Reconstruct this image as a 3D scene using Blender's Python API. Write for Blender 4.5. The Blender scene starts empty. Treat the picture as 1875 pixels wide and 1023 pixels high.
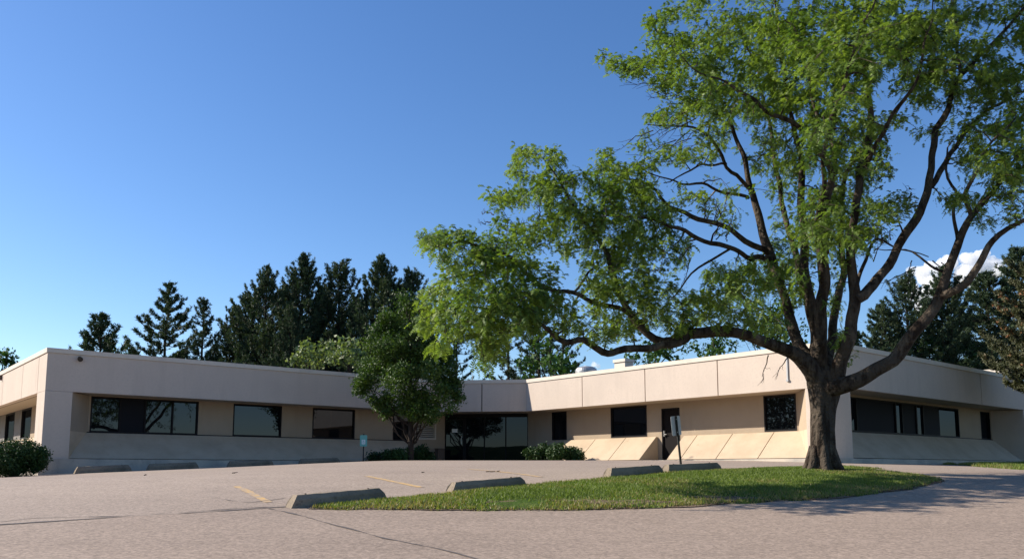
import bpy, bmesh, math, random
import numpy as np
from mathutils import Vector
random.seed(7); rng = np.random.default_rng(7)
R = math.radians
C = bpy.context.scene.collection
scene = bpy.context.scene

# ------------------------------------------------------------------ camera
EYE = 1.55; FPX = 1516.0; PITCH = 0.12154; CXP, CYP = 937.5, 674.5
cam = bpy.data.cameras.new('camera'); camo = bpy.data.objects.new('camera', cam); C.objects.link(camo)
camo.location = (0, 0, EYE); camo.rotation_euler = (math.pi/2 + PITCH, 0, 0)
cam.sensor_width = 36; cam.lens = 36*FPX/1875; cam.shift_y = (CYP-511.5)/1875
cam.clip_end = 8000; cam.clip_start = .1
scene.camera = camo
# ------------------------------------------------------------------ light
SUN_EL = R(31.6); SUN_AZ = math.atan2(-.982, .188)      # azimuth from +Y towards +X
sd = Vector((.982*math.cos(SUN_EL), -.188*math.cos(SUN_EL), -math.sin(SUN_EL)))
sun = bpy.data.lights.new('sun', 'SUN'); sun.energy = 4.8; sun.angle = R(.53); sun.color = (1, .91, .79)
suno = bpy.data.objects.new('sun', sun); C.objects.link(suno); suno.rotation_euler = sd.to_track_quat('-Z', 'Y').to_euler()
w = bpy.data.worlds.new('World'); scene.world = w; w.use_nodes = True
nt = w.node_tree; bg = nt.nodes['Background']; sky = nt.nodes.new('ShaderNodeTexSky')
sky.sky_type = 'NISHITA'; sky.sun_disc = False; sky.sun_elevation = SUN_EL; sky.sun_rotation = SUN_AZ
sky.altitude = 200; sky.air_density = 1.0; sky.dust_density = .35; sky.ozone_density = 3.0
hs = nt.nodes.new('ShaderNodeHueSaturation'); hs.inputs['Saturation'].default_value = 1.2; hs.inputs['Hue'].default_value = .507; nt.links.new(sky.outputs[0], hs.inputs['Color'])
nt.links.new(hs.outputs[0], bg.inputs[0]); bg.inputs[1].default_value = .096
scene.view_settings.view_transform = 'Standard'; scene.view_settings.look = 'None'
scene.view_settings.gamma = 1; scene.view_settings.exposure = .85
scene.render.engine = 'CYCLES'; scene.cycles.max_bounces = 8; scene.cycles.transparent_max_bounces = 8

# ------------------------------------------------------------------ helpers
def ray(px, py):
    dx, dy = (px-CXP)/FPX, (py-CYP)/FPX; c, s = math.cos(PITCH), math.sin(PITCH)
    return np.array([dx, c+dy*s, s-dy*c])
def at(px, py, Y):
    r = ray(px, py); return r*(Y/r[1]) + np.array([0, 0, EYE])
_gy = np.array([-60, 0, 2, 12.2, 15.7, 17, 18.8, 22, 26, 30, 38, 60.])
_gz = np.array([-1.65, -1.62, -1.37, -.455, -.145, -.055, .0, .12, .25, .345, .39, .39])
def _g(Y):
    Y = np.asarray(Y, float); z = 0
    for k in (-1.2, -.6, 0, .6, 1.2): z = z + np.interp(Y+k, _gy, _gz)
    return z/5
def h(x, Y):
    x = np.asarray(x, float); Y = np.asarray(Y, float)
    t = np.clip((Y-9)/16, 0, 1); t = t*t*(3-2*t)
    s = np.maximum(0, -x-3.5); D = -.042*np.where(s < 2, s*s/4, s-1)
    s = np.maximum(0, x-7); D = D - .022*np.where(s < 2, s*s/4, s-1)*np.clip((40-Y)/10, 0, 1)
    D = np.maximum(D, -1.1)
    return EYE + _g(Y) + D*t*np.clip((90-Y)/30, 0, 1)
def hit(px, py, off=0):
    r = ray(px, py); a, b = 3.0, 60.0
    f = lambda t: r[2]*t+EYE-off-float(h(r[0]*t, r[1]*t))
    t = a
    while t < b and f(t) > 0: t += .1
    lo, hi = t-.1, t
    for _ in range(20):
        m = (lo+hi)/2
        if f(m) > 0: lo = m
        else: hi = m
    return np.array([r[0]*hi, r[1]*hi, float(h(r[0]*hi, r[1]*hi))])
def props(o, label=None, cat=None, group=None, kind=None):
    if label: o['label'] = label
    if cat: o['category'] = cat
    if group: o['group'] = group
    if kind: o['kind'] = kind
    return o
def empty(name, loc=(0, 0, 0), rz=0, **k):
    o = bpy.data.objects.new(name, None); C.objects.link(o); o.location = loc; o.rotation_euler = (0, 0, rz)
    o.empty_display_size = .3
    return props(o, **k)
def np_obj(name, V, Fc, mat, parent=None, tint=None, smooth=False, loc=None):
    V = np.asarray(V, np.float32).reshape(-1, 3); me = bpy.data.meshes.new(name)
    if isinstance(Fc, np.ndarray): Fc = [Fc]
    Fc = [np.asarray(f, np.int32) for f in Fc if len(f)]
    loops = np.concatenate([f.ravel() for f in Fc]); tot = np.concatenate([np.full(len(f), f.shape[1], np.int32) for f in Fc])
    me.vertices.add(len(V)); me.vertices.foreach_set('co', V.ravel())
    me.loops.add(len(loops)); me.loops.foreach_set('vertex_index', loops)
    me.polygons.add(len(tot)); st = np.concatenate([[0], np.cumsum(tot)[:-1]]).astype(np.int32)
    me.polygons.foreach_set('loop_start', st); me.polygons.foreach_set('loop_total', tot)
    if smooth: me.polygons.foreach_set('use_smooth', np.ones(len(tot), bool))
    if tint is not None:
        a = me.attributes.new('tint', 'FLOAT', 'POINT'); a.data.foreach_set('value', np.asarray(tint, np.float32))
    me.update(); me.validate(); me.materials.append(mat)
    o = bpy.data.objects.new(name, me); C.objects.link(o)
    if parent: o.parent = parent
    if loc is not None: o.location = loc
    return o
def bm_obj(name, bm, mat, parent=None, smooth=False, bevel=0):
    bmesh.ops.recalc_face_normals(bm, faces=bm.faces)
    me = bpy.data.meshes.new(name); bm.to_mesh(me); bm.free(); me.materials.append(mat)
    if smooth:
        for p in me.polygons: p.use_smooth = True
    o = bpy.data.objects.new(name, me); C.objects.link(o)
    if parent: o.parent = parent
    if bevel:
        b = o.modifiers.new('bevel', 'BEVEL'); b.width = bevel; b.segments = 2; b.limit_method = 'ANGLE'
    return o
def prism(bm, poly, z0, z1):
    a = [bm.verts.new((x, y, z0)) for x, y in poly]; b = [bm.verts.new((x, y, z1)) for x, y in poly]
    n = len(poly); bm.faces.new(a); bm.faces.new(b)
    for i in range(n): bm.faces.new((a[i], a[(i+1) % n], b[(i+1) % n], b[i]))
def hexa(bm, P):
    v = [bm.verts.new(p) for p in P]
    for f in ((0, 1, 2, 3), (4, 5, 6, 7), (0, 1, 5, 4), (1, 2, 6, 5), (2, 3, 7, 6), (3, 0, 4, 7)): bm.faces.new([v[i] for i in f])
def box(bm, x0, x1, y0, y1, z0, z1):
    hexa(bm, [(x0, y0, z0), (x1, y0, z0), (x1, y1, z0), (x0, y1, z0), (x0, y0, z1), (x1, y0, z1), (x1, y1, z1), (x0, y1, z1)])
def cyl(bm, p0, p1, r0, r1=None, n=12):
    r1 = r0 if r1 is None else r1; p0 = Vector(p0); p1 = Vector(p1); d = (p1-p0).normalized()
    s = d.orthogonal().normalized(); t = d.cross(s)
    A = [bm.verts.new(p0+(s*math.cos(a)+t*math.sin(a))*r0) for a in [2*math.pi*i/n for i in range(n)]]
    B = [bm.verts.new(p1+(s*math.cos(a)+t*math.sin(a))*r1) for a in [2*math.pi*i/n for i in range(n)]]
    bm.faces.new(A); bm.faces.new(B)
    for i in range(n): bm.faces.new((A[i], A[(i+1) % n], B[(i+1) % n], B[i]))
def vnoise(P, sc, seed=0):
    """smooth value noise on an (N,3) array, 0..1"""
    P = np.asarray(P, float)*sc + 100.5+seed*17.3; I = np.floor(P).astype(np.int64); f = P-I; f = f*f*(3-2*f); out = 0
    for dx in (0, 1):
        for dy in (0, 1):
            for dz in (0, 1):
                n = (I[:, 0]+dx)*374761393+(I[:, 1]+dy)*668265263+(I[:, 2]+dz)*2147483647+seed*97
                n = (n ^ (n >> 13))*1274126177; n = (n ^ (n >> 16)) & 0xffff
                wt = (f[:, 0] if dx else 1-f[:, 0])*(f[:, 1] if dy else 1-f[:, 1])*(f[:, 2] if dz else 1-f[:, 2])
                out = out + wt*n/65535.
    return out

# ------------------------------------------------------------------ materials
def mat(name, col, rough=.8, spec=.3, noise=None, bump=None, metal=0):
    """noise: list of (scale, colour, lo, hi, detail) mixed in turn; bump: (scale, strength, distance)"""
    m = bpy.data.materials.new(name); m.use_nodes = True; n = m.node_tree.nodes; L = m.node_tree.links
    b = n['Principled BSDF']; b.inputs['Roughness'].default_value = rough; b.inputs['Specular IOR Level'].default_value = spec
    b.inputs['Metallic'].default_value = metal; b.inputs['Base Color'].default_value = (*col, 1)
    tc = n.new('ShaderNodeTexCoord'); cur = None
    for q in noise or []:
        sc, c2, lo, hi = q[:4]; det = q[4] if len(q) > 4 else 4
        mp = n.new('ShaderNodeMapping'); L.new(tc.outputs['Object'], mp.inputs[0])
        if len(q) > 5: mp.inputs['Scale'].default_value = q[5]
        t = n.new('ShaderNodeTexNoise'); t.inputs['Scale'].default_value = sc; t.inputs['Detail'].default_value = det; t.inputs['Roughness'].default_value = .6
        L.new(mp.outputs[0], t.inputs['Vector'])
        r = n.new('ShaderNodeMapRange'); r.inputs[1].default_value = lo; r.inputs[2].default_value = hi; L.new(t.outputs[0], r.inputs[0])
        mx = n.new('ShaderNodeMix'); mx.data_type = 'RGBA'; L.new(r.outputs[0], mx.inputs[0])
        if cur: L.new(cur, mx.inputs[6])
        else: mx.inputs[6].default_value = (*col, 1)
        mx.inputs[7].default_value = (*c2, 1); cur = mx.outputs[2]
    if cur: L.new(cur, b.inputs['Base Color'])
    if bump:
        t = n.new('ShaderNodeTexNoise'); t.inputs['Scale'].default_value = bump[0]; t.inputs['Detail'].default_value = 6
        L.new(tc.outputs['Object'], t.inputs['Vector'])
        bp = n.new('ShaderNodeBump'); bp.inputs['Strength'].default_value = bump[1]; bp.inputs['Distance'].default_value = bump[2]
        L.new(t.outputs[0], bp.inputs['Height']); L.new(bp.outputs[0], b.inputs['Normal'])
    return m
def leafmat(name, c0, c1, trans=.35, c2=None, rough=.55, tcol=(1.5, 1.6, .5), spec=.25):
    m = bpy.data.materials.new(name); m.use_nodes = True; n = m.node_tree.nodes; L = m.node_tree.links
    b = n['Principled BSDF']; b.inputs['Roughness'].default_value = rough; b.inputs['Specular IOR Level'].default_value = spec
    at_ = n.new('ShaderNodeAttribute'); at_.attribute_name = 'tint'
    cr = n.new('ShaderNodeValToRGB'); cr.color_ramp.elements[0].color = (*c0, 1); cr.color_ramp.elements[1].color = (*c1, 1)
    cr.color_ramp.elements[0].position = .1; cr.color_ramp.elements[1].position = .85
    if c2: e = cr.color_ramp.elements.new(.90); e.color = (*c2, 1)
    L.new(at_.outputs['Fac'], cr.inputs[0]); L.new(cr.outputs[0], b.inputs['Base Color'])
    if trans > 0:
        tr = n.new('ShaderNodeBsdfTranslucent'); mu = n.new('ShaderNodeMix'); mu.data_type = 'RGBA'; mu.blend_type = 'MULTIPLY'
        mu.inputs[0].default_value = 1; L.new(cr.outputs[0], mu.inputs[6]); mu.inputs[7].default_value = (*tcol, 1); L.new(mu.outputs[2], tr.inputs[0])
        ms = n.new('ShaderNodeMixShader'); ms.inputs[0].default_value = trans
        L.new(b.outputs[0], ms.inputs[1]); L.new(tr.outputs[0], ms.inputs[2]); L.new(ms.outputs[0], n['Material Output'].inputs[0])
    return m
STREAK = (1, 1, .12)
M = {}
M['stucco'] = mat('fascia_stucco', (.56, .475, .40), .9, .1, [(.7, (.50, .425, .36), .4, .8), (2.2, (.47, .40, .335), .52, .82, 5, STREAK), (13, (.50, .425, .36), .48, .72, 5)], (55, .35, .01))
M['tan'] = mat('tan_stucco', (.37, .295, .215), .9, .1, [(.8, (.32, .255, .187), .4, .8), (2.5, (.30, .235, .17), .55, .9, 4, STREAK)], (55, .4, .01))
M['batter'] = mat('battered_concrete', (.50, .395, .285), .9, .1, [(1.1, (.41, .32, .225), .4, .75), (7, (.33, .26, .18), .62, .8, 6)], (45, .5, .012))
M['coping'] = mat('coping_paint', (.62, .55, .46), .6, .3, [(1.5, (.52, .46, .39), .5, .8)])
M['panel'] = mat('grey_infill_panel', (.20, .185, .17), .7, .2, [(2, (.16, .15, .14), .4, .7)])
M['joint'] = mat('joint_sealant', (.09, .075, .06), .9)
M['soffit'] = mat('soffit_paint', (.42, .35, .26), .9)
M['found'] = mat('foundation_concrete', (.52, .46, .38), .9, .2, [(1.2, (.32, .30, .27), .4, .7), (9, (.26, .24, .22), .6, .8)], (40, .5, .01))
M['frame'] = mat('dark_bronze_frame', (.012, .011, .012), .6, .15)
M['door'] = mat('dark_door_paint', (.012, .010, .010), .7, .08)
M['metal'] = mat('galvanised_metal', (.45, .44, .42), .4, .5, [(3, (.36, .35, .34), .4, .7)], metal=.6)
M['roofm'] = mat('roof_membrane', (.14, .14, .14), .95, .1, [(.5, (.1, .1, .1), .4, .6)])
M['louver'] = mat('louver_paint', (.55, .50, .43), .6, .3)
M['boxbrown'] = mat('brown_metal', (.11, .075, .055), .6, .3, [(3, (.08, .055, .04), .4, .7)])
M['white'] = mat('sign_white', (.75, .76, .76), .35, .4, [(6, (.6, .6, .58), .55, .8)])
M['green'] = mat('sign_green', (.15, .42, .36), .4, .4)
M['steel'] = mat('sign_back', (.40, .41, .42), .45, .5, [(8, (.32, .33, .33), .5, .8)])
M['post'] = mat('post_paint', (.02, .022, .02), .6, .3)
M['blk'] = mat('black_plastic', (.01, .01, .01), .4, .5)
M['bumper'] = mat('precast_concrete', (.27, .22, .165), .92, .1, [(2.5, (.17, .14, .105), .4, .7), (14, (.13, .11, .09), .56, .72, 6)], (50, .8, .02))
M['yellow'] = mat('worn_yellow_paint', (.60, .36, .10), .8, .2, [(5, (.36, .27, .19), .40, .60, 8), (30, (.38, .30, .22), .45, .62, 6)])
M['tar'] = mat('crack_filler', (.09, .08, .075), .85, .2, [(20, (.15, .13, .12), .4, .7)])
M['litter'] = mat('litter_bark', (.03, .022, .016), .9)
M['soil'] = mat('ground_turf', (.075, .10, .03), .95, .1, [(.12, (.10, .11, .04), .4, .6), (3, (.06, .08, .025), .4, .7)])
M['turf'] = mat('island_turf', (.055, .095, .018), .95, .05, [(1.3, (.10, .12, .035), .45, .65), (5, (.05, .06, .02), .5, .75), (2.1, (.16, .115, .075), .60, .70, 5)], (30, .8, .03))
M['dirt'] = mat('bare_soil', (.20, .15, .105), .95, .05, [(8, (.11, .08, .055), .4, .65), (30, (.28, .23, .17), .6, .75)], (30, .8, .03))
def asphalt(name, base, dark, coarse):
    m = mat(name, base, .88, .22, [(.35, dark, .38, .72, 6, (.35, 1.6, 1)), (.9, tuple(c*.80 for c in base), .60, .70, 7, (1, 1.2, 1)), (.08, tuple(c*1.1 for c in base), .4, .7), (2.0, tuple(c*.88 for c in base), .5, .8, 6, (.5, 1.6, 1))])
    n = m.node_tree.nodes; L = m.node_tree.links; b = n['Principled BSDF']; src = b.inputs['Base Color'].links[0].from_socket
    tc = n.new('ShaderNodeTexCoord')
    vo = n.new('ShaderNodeTexVoronoi'); vo.inputs['Scale'].default_value = coarse; L.new(tc.outputs['Object'], vo.inputs['Vector'])
    r = n.new('ShaderNodeMapRange'); r.inputs[1].default_value = 0; r.inputs[2].default_value = 1; r.inputs[3].default_value = .78; r.inputs[4].default_value = 1.24
    sep = n.new('ShaderNodeSeparateColor'); L.new(vo.outputs['Color'], sep.inputs[0]); L.new(sep.outputs[0], r.inputs[0])
    no = n.new('ShaderNodeTexNoise'); no.inputs['Scale'].default_value = coarse*.35; no.inputs['Detail'].default_value = 4; L.new(tc.outputs['Object'], no.inputs['Vector'])
    r2 = n.new('ShaderNodeMapRange'); r2.inputs[1].default_value = .3; r2.inputs[2].default_value = .7; r2.inputs[3].default_value = .84; r2.inputs[4].default_value = 1.16; L.new(no.outputs[0], r2.inputs[0])
    mm = n.new('ShaderNodeMath'); mm.operation = 'MULTIPLY'; L.new(r.outputs[0], mm.inputs[0]); L.new(r2.outputs[0], mm.inputs[1])
    mx = n.new('ShaderNodeVectorMath'); mx.operation = 'SCALE'; L.new(src, mx.inputs[0]); L.new(mm.outputs[0], mx.inputs['Scale']); L.new(mx.outputs[0], b.inputs['Base Color'])
    bp = n.new('ShaderNodeBump'); bp.inputs['Strength'].default_value = .25; bp.inputs['Distance'].default_value = .004
    L.new(vo.outputs['Distance'], bp.inputs['Height']); L.new(bp.outputs[0], b.inputs['Normal'])
    return m
M['lot'] = asphalt('lot_asphalt', (.305, .243, .195), (.245, .194, .156), 52)
M['drive'] = asphalt('driveway_asphalt', (.278, .216, .17), (.225, .175, .139), 45)
def glassmat():
    m = bpy.data.materials.new('tinted_glass'); m.use_nodes = True; n = m.node_tree.nodes; L = m.node_tree.links
    b = n['Principled BSDF']; b.inputs['Base Color'].default_value = (.006, .007, .009, 1); b.inputs['Roughness'].default_value = .3
    g = n.new('ShaderNodeBsdfGlossy'); g.inputs['Roughness'].default_value = .008; g.inputs['Color'].default_value = (.72, .83, 1, 1)
    tc = n.new('ShaderNodeTexCoord'); t = n.new('ShaderNodeTexNoise'); t.inputs['Scale'].default_value = .9; L.new(tc.outputs['Object'], t.inputs['Vector'])
    bp = n.new('ShaderNodeBump'); bp.inputs['Strength'].default_value = .03; bp.inputs['Distance'].default_value = .02; L.new(t.outputs[0], bp.inputs['Height']); L.new(bp.outputs[0], g.inputs['Normal'])
    ms = n.new('ShaderNodeMixShader'); ms.inputs[0].default_value = .034; b.inputs['Specular IOR Level'].default_value = 0; L.new(b.outputs[0], ms.inputs[1]); L.new(g.outputs[0], ms.inputs[2]); L.new(ms.outputs[0], n['Material Output'].inputs[0])
    return m
M['glass'] = glassmat()
M['shade'] = mat('window_blind', (.014, .015, .019), .7, .08)
M['bark'] = mat('locust_bark', (.072, .058, .045), .95, .1, [(7, (.03, .022, .017), .46, .58, 7, (1, 1, .25)), (3, (.18, .145, .105), .56, .72, 6, (1, 1, .3))], (13, 1, .07))
M['bark2'] = mat('dark_bark', (.05, .038, .03), .95, .1, [(4, (.03, .024, .02), .4, .65)], (14, 1, .03))
M['cloud'] = leafmat('cloud_vapour', (.93, .93, .95), (.93, .93, .95), .5, rough=1, tcol=(1, 1, 1), spec=0)
M['locust'] = leafmat('locust_leaf', (.05, .105, .018), (.19, .265, .048), .40, spec=.4, tcol=(1.35, 1.4, .6))
M['pear'] = leafmat('pear_leaf', (.018, .05, .010), (.075, .125, .022), .22, spec=.25)
M['broad'] = leafmat('broadleaf', (.02, .055, .012), (.055, .11, .02), .25)
M['pale'] = leafmat('pale_leaf', (.08, .12, .04), (.19, .235, .11), .25)
M['pine'] = leafmat('pine_needles', (.020, .042, .024), (.068, .098, .045), .12, rough=.6)
M['brownpine'] = leafmat('browning_needles', (.05, .062, .028), (.10, .10, .05), .1, c2=(.30, .13, .06))
M['yew'] = leafmat('yew_leaf', (.012, .035, .010), (.035, .075, .016), .1)
M['blade'] = leafmat('grass_blade', (.08, .12, .024), (.175, .225, .05), .3, c2=(.26, .21, .10))

def copyish(o): pass

# ------------------------------------------------------------------ ground
AZ = .8718; U = np.array([math.sin(AZ), math.cos(AZ)]); Vv = np.array([-math.cos(AZ), math.sin(AZ)])
CL = np.array([-16.0704, 28.3790])
def loc2w(x, y): return CL + U*x + Vv*y
def grid(xs, ys, zf):
    X, Y = np.meshgrid(xs, ys); Z = zf(X, Y); V = np.stack([X, Y, Z], -1).reshape(-1, 3); nx = len(xs)
    i = np.arange(len(ys)-1)[:, None]*nx+np.arange(nx-1)[None]; i = i.ravel()
    return V, np.stack([i, i+1, i+nx+1, i+nx], -1)
far = [2500, 1600, 1000, 600, 400, 280, 200, 150, 110, 85]
xs = np.array([-f for f in far]+list(np.arange(-60, 61, 1.))+far[::-1]); ys = np.array([-f for f in far]+list(np.arange(-60, 91, 1.))+[110, 150, 200, 280, 400, 600, 1000, 1600, 2500, 4000])
V, Fc = grid(xs, ys, lambda X, Y: h(X, Y)-.06)
props(np_obj('ground', V, Fc, M['soil'], smooth=True), kind='structure')
# seam line between lot and driveway runs in the building's own direction
S0 = hit(0, 960)[:2]; S1 = hit(510, 928)[:2]
sdir = (S1-S0)/np.linalg.norm(S1-S0)
V, Fc = grid(np.arange(-58, 58.1, .5), np.arange(-40, 46.1, .5), h)
for nm, mt, sgn in (('parking_lot', 'lot', 1), ('driveway', 'drive', -1)):
    o = np_obj(nm, V, Fc, M[mt], smooth=True); bm = bmesh.new(); bm.from_mesh(o.data)
    nrm = (-sdir[1]*sgn, sdir[0]*sgn, 0)
    bmesh.ops.bisect_plane(bm, geom=bm.verts[:]+bm.edges[:]+bm.faces[:], plane_co=(S0[0], S0[1], 0), plane_no=nrm, clear_inner=True, clear_outer=False)
    bm.to_mesh(o.data); bm.free(); props(o, kind='structure')
def strip(name, pts, width, material, jag=.3, lift=.006, step=.06, seed=0, **k):
    """a worn, uneven strip lying on the pavement along a polyline of world xy points"""
    P = [np.array(p[:2]) for p in pts]; S = []
    for a, b in zip(P[:-1], P[1:]):
        n = max(2, int(np.linalg.norm(b-a)/step)); S += [a+(b-a)*i/n for i in range(n)]
    S.append(P[-1]); S = np.array(S); T = np.gradient(S, axis=0); T /= np.linalg.norm(T, axis=1)[:, None]+1e-9; N = np.stack([-T[:, 1], T[:, 0]], -1)
    q = np.concatenate([S, np.zeros((len(S), 1))], 1)
    wob = (vnoise(q, 1.3, seed)-.5)*2*jag*width*1.5 + (vnoise(q, 6, seed+1)-.5)*jag*width
    wd = width*(.5+jag*(vnoise(q, 4, seed+2)-.5)*2)
    A = S+N*(wob+wd)[:, None]; B = S+N*(wob-wd)[:, None]
    A = np.concatenate([A, (h(A[:, 0], A[:, 1])+lift)[:, None]], 1); B = np.concatenate([B, (h(B[:, 0], B[:, 1])+lift)[:, None]], 1)
    n = len(S); V = np.concatenate([A, B]); i = np.arange(n-1)
    return props(np_obj(name, V, np.stack([i, i+1, i+1+n, i+n], -1), material), **k)
strip('pavement_seam', [S0-sdir*6, S1+sdir*.5], .045, M['tar'], .7, seed=3, kind='structure')
strip('pavement_crack', [hit(0, 955), hit(60, 948), hit(210, 945), hit(330, 938), hit(440, 930), hit(545, 926)], .018, M['tar'], .8, seed=9, kind='structure')
strip('pavement_crack', [hit(*p) for p in [(492, 931), (560, 946), (640, 968), (700, 985), (760, 997), (830, 1012), (900, 1030), (1000, 1060)]], .022, M['tar'], .9, seed=5, kind='structure')
strip('pavement_crack', [hit(*p) for p in [(370, 905), (420, 916), (455, 920), (520, 912)]], .012, M['tar'], .8, seed=6, kind='structure')
for i, (a, b) in enumerate([((433, 890), (493, 919)), ((668, 871), (772, 892)), ((857, 858.5), (990, 873))]):
    strip('parking_line', [hit(*a), hit(*b)], .11, M['yellow'], .12, lift=.005, seed=20+i, kind='structure')

# ------------------------------------------------------------------ lawn sheets with blades
def poly_inside(P, poly):
    x, y = P[:, 0], P[:, 1]; ins = np.zeros(len(P), bool); n = len(poly); j = n-1
    for i in range(n):
        xi, yi = poly[i]; xj, yj = poly[j]
        c = ((yi > y) != (yj > y)) & (x < (xj-xi)*(y-yi)/(yj-yi+1e-12)+xi); ins ^= c; j = i
    return ins
def edge_dist(P, poly):
    d = np.full(len(P), 1e9)
    for i in range(len(poly)):
        a = np.array(poly[i]); b = np.array(poly[(i+1) % len(poly)]); ab = b-a
        t = np.clip(((P-a)@ab)/(ab@ab+1e-9), 0, 1); d = np.minimum(d, np.linalg.norm(P-(a+t[:, None]*ab), axis=1))
    return d
def densify(poly, step=.25, jit=.05):
    out = []
    for i in range(len(poly)):
        a = np.array(poly[i]); b = np.array(poly[(i+1) % len(poly)]); n = max(1, int(np.linalg.norm(b-a)/step))
        for k in range(n): out.append(a+(b-a)*k/n+rng.normal(0, jit, 2))
    return out
def lawn(name, poly, rise, material, fall=1.2, step=.16):
    poly = densify(poly); A = np.array(poly); xs = np.arange(A[:, 0].min()-step, A[:, 0].max()+step, step); ys = np.arange(A[:, 1].min()-step, A[:, 1].max()+step, step)
    def zf(P):
        ins = poly_inside(P, poly); d = np.where(ins, edge_dist(P, poly), -edge_dist(P, poly))
        t = np.clip(d/fall, 0, 1)
        return h(P[:, 0], P[:, 1])+np.where(d > 0, .015+rise*(1-(1-t)**2)+.02*(vnoise(np.c_[P, P[:, 0]*0], 2.2)-.5), np.maximum(d, -.1)*.6), d
    X, Y = np.meshgrid(xs, ys); P = np.stack([X, Y], -1).reshape(-1, 2); z, d = zf(P); nx = len(xs)
    i = (np.arange(len(ys)-1)[:, None]*nx+np.arange(nx-1)[None]).ravel(); F_ = np.stack([i, i+1, i+nx+1, i+nx], -1)
    F_ = F_[(d[F_] > -step*1.2).all(1)]
    used = np.unique(F_); remap = -np.ones(len(P), int); remap[used] = np.arange(len(used))
    props(np_obj(name, np.c_[P, z][used], remap[F_], material, smooth=True), kind='structure')
    return poly, zf
def blades(name, poly, zf, dens, hgt, label, bare=None):
    A = np.array(poly); lo, hi = A.min(0), A.max(0); n = int((hi-lo).prod()*dens); P = lo+(hi-lo)*rng.random((n, 2))
    z, d = zf(P); q = np.c_[P, P[:, 0]*0]; nz = vnoise(q, .9, 4)*.6+vnoise(q, 3.1, 5)*.4
    keep = (d > -.03) & (rng.random(n) < np.clip(1.25-(np.clip((nz-.6)*8, 0, 1)*.5), .1, 1))
    if bare is not None: keep &= rng.random(n) > bare(P)
    P, z, nz, d = P[keep], z[keep], nz[keep], d[keep]; n = len(P); H = hgt*(.5+rng.random(n))*(.7+.6*vnoise(np.c_[P, P[:, 0]*0], 1.7, 8))
    a = rng.random(n)*6.283; wdt = .006+.006*rng.random(n); lean = rng.normal(0, .4, (n, 2))*H[:, None]
    b = np.c_[P, z-.005]; off = np.c_[np.cos(a)*wdt, np.sin(a)*wdt, np.zeros(n)]
    tip = b+np.c_[lean, H]
    V = np.stack([b-off, b+off, tip], 1).reshape(-1, 3); i = np.arange(n)*3
    dry = np.clip((vnoise(np.c_[P, P[:, 0]*0], 1.1, 12)-.55)*5, 0, 1)*.5+np.clip(1-d/.45, 0, 1)*.6
    tn = np.clip(rng.random(n)*.55+nz*.35+ (rng.random(n) < dry)*.5, 0, 1)
    props(np_obj(name, V, np.stack([i, i+1, i+2], -1), M['blade'], tint=np.repeat(tn, 3)), kind='stuff', label=label)
ipx = [(568, 931), (640, 932.5), (760, 933), (900, 934), (1050, 934), (1140, 931), (1240, 928), (1340, 921), (1430, 917), (1520, 912), (1600, 903), (1660, 895), (1710, 885), (1722, 879), (1700, 873), (1650, 867), (1600, 862.5), (1560, 860)]
ip = [hit(*p)[:2] for p in ipx]
# back edge follows the line of wheel stops, then curls round behind the tree
BL0 = hit(525, 929)[:2]; bd = U
def bl(t, off=0): return BL0+U*t+np.array([-U[1], U[0]])*off
ip += [np.array([8.6, 19.3]), np.array([7.3, 20.0]), bl(9.9, -.05), bl(7.4, -.05), bl(4.0, -.12), bl(1.9, -.14), bl(.5, -.16)]
ipoly, izf = lawn('grass_island', ip, .045, M['turf'])
def bare(P):
    q = np.c_[P, P[:, 0]*0]; c = hit(1130, 922)[:2]; c2 = hit(1330, 915)[:2]; c3 = hit(950, 926)[:2]
    v = 0
    for cc, rx in ((c, 1.1), (c2, .9), (c3, .7)): v = np.maximum(v, np.clip(1.25-np.hypot((P[:, 0]-cc[0])/rx, (P[:, 1]-cc[1])/.42), 0, 1))
    return np.clip(v*1.3*(vnoise(q, 2.5, 31)*.8+.3), 0, .97)
blades('grass', ipoly, izf, 2600, .040, 'short sunlit green grass growing on the kerbside island', bare)
for i, (cpx, cpy, rx) in enumerate([(1130, 924, .7), (1330, 916, .45)]):
    c = hit(cpx, cpy)[:2]; ang = np.linspace(0, 6.283, 40)[:-1]; rr = 1+.3*np.sin(ang*3+i)+.2*np.sin(ang*7)
    pp = np.c_[c[0]+np.cos(ang)*rx*rr, c[1]+np.sin(ang)*.2*rr]
    zc = izf(np.r_[pp, c[None]])[0]+.008; k = np.arange(39)
    props(np_obj('bare_earth', np.c_[np.r_[pp, c[None]], zc], np.stack([k, (k+1) % 39, np.full(39, 39)], -1), M['dirt']), kind='structure')
rp = [hit(1665, 844.5)[:2]]+[hit(*p)[:2] for p in [(1700, 846.5), (1740, 849), (1790, 854), (1875, 860), (1960, 865)]]
q0 = loc2w(27.4, -18.6); q1 = loc2w(45, -18.6)
rp = [loc2w(26.2, -18.8)]+[p for p in rp[1:]]+[np.array([26., 26.]), q1]
rpoly, rzf = lawn('side_lawn', rp, .05, M['turf'], .6, .2)
blades('grass', rpoly, rzf, 420, .07, 'thin strip of green lawn along the right hand wall')
fr = [hit(a, b-.4) for a, b in ipx[:14]]
strip('earth_edge', [p_ for p_ in fr], .075, M['dirt'], .75, lift=.012, step=.07, seed=61, kind='structure')
n = 900; tpar = rng.random(n)*(len(fr)-1.01); i0 = tpar.astype(int); FR_ = np.array(fr)[:, :2]; P = FR_[i0]+(FR_[i0+1]-FR_[i0])*(tpar-i0)[:, None]+rng.normal(0, .05, (n, 2))*[1, 1.2]
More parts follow.
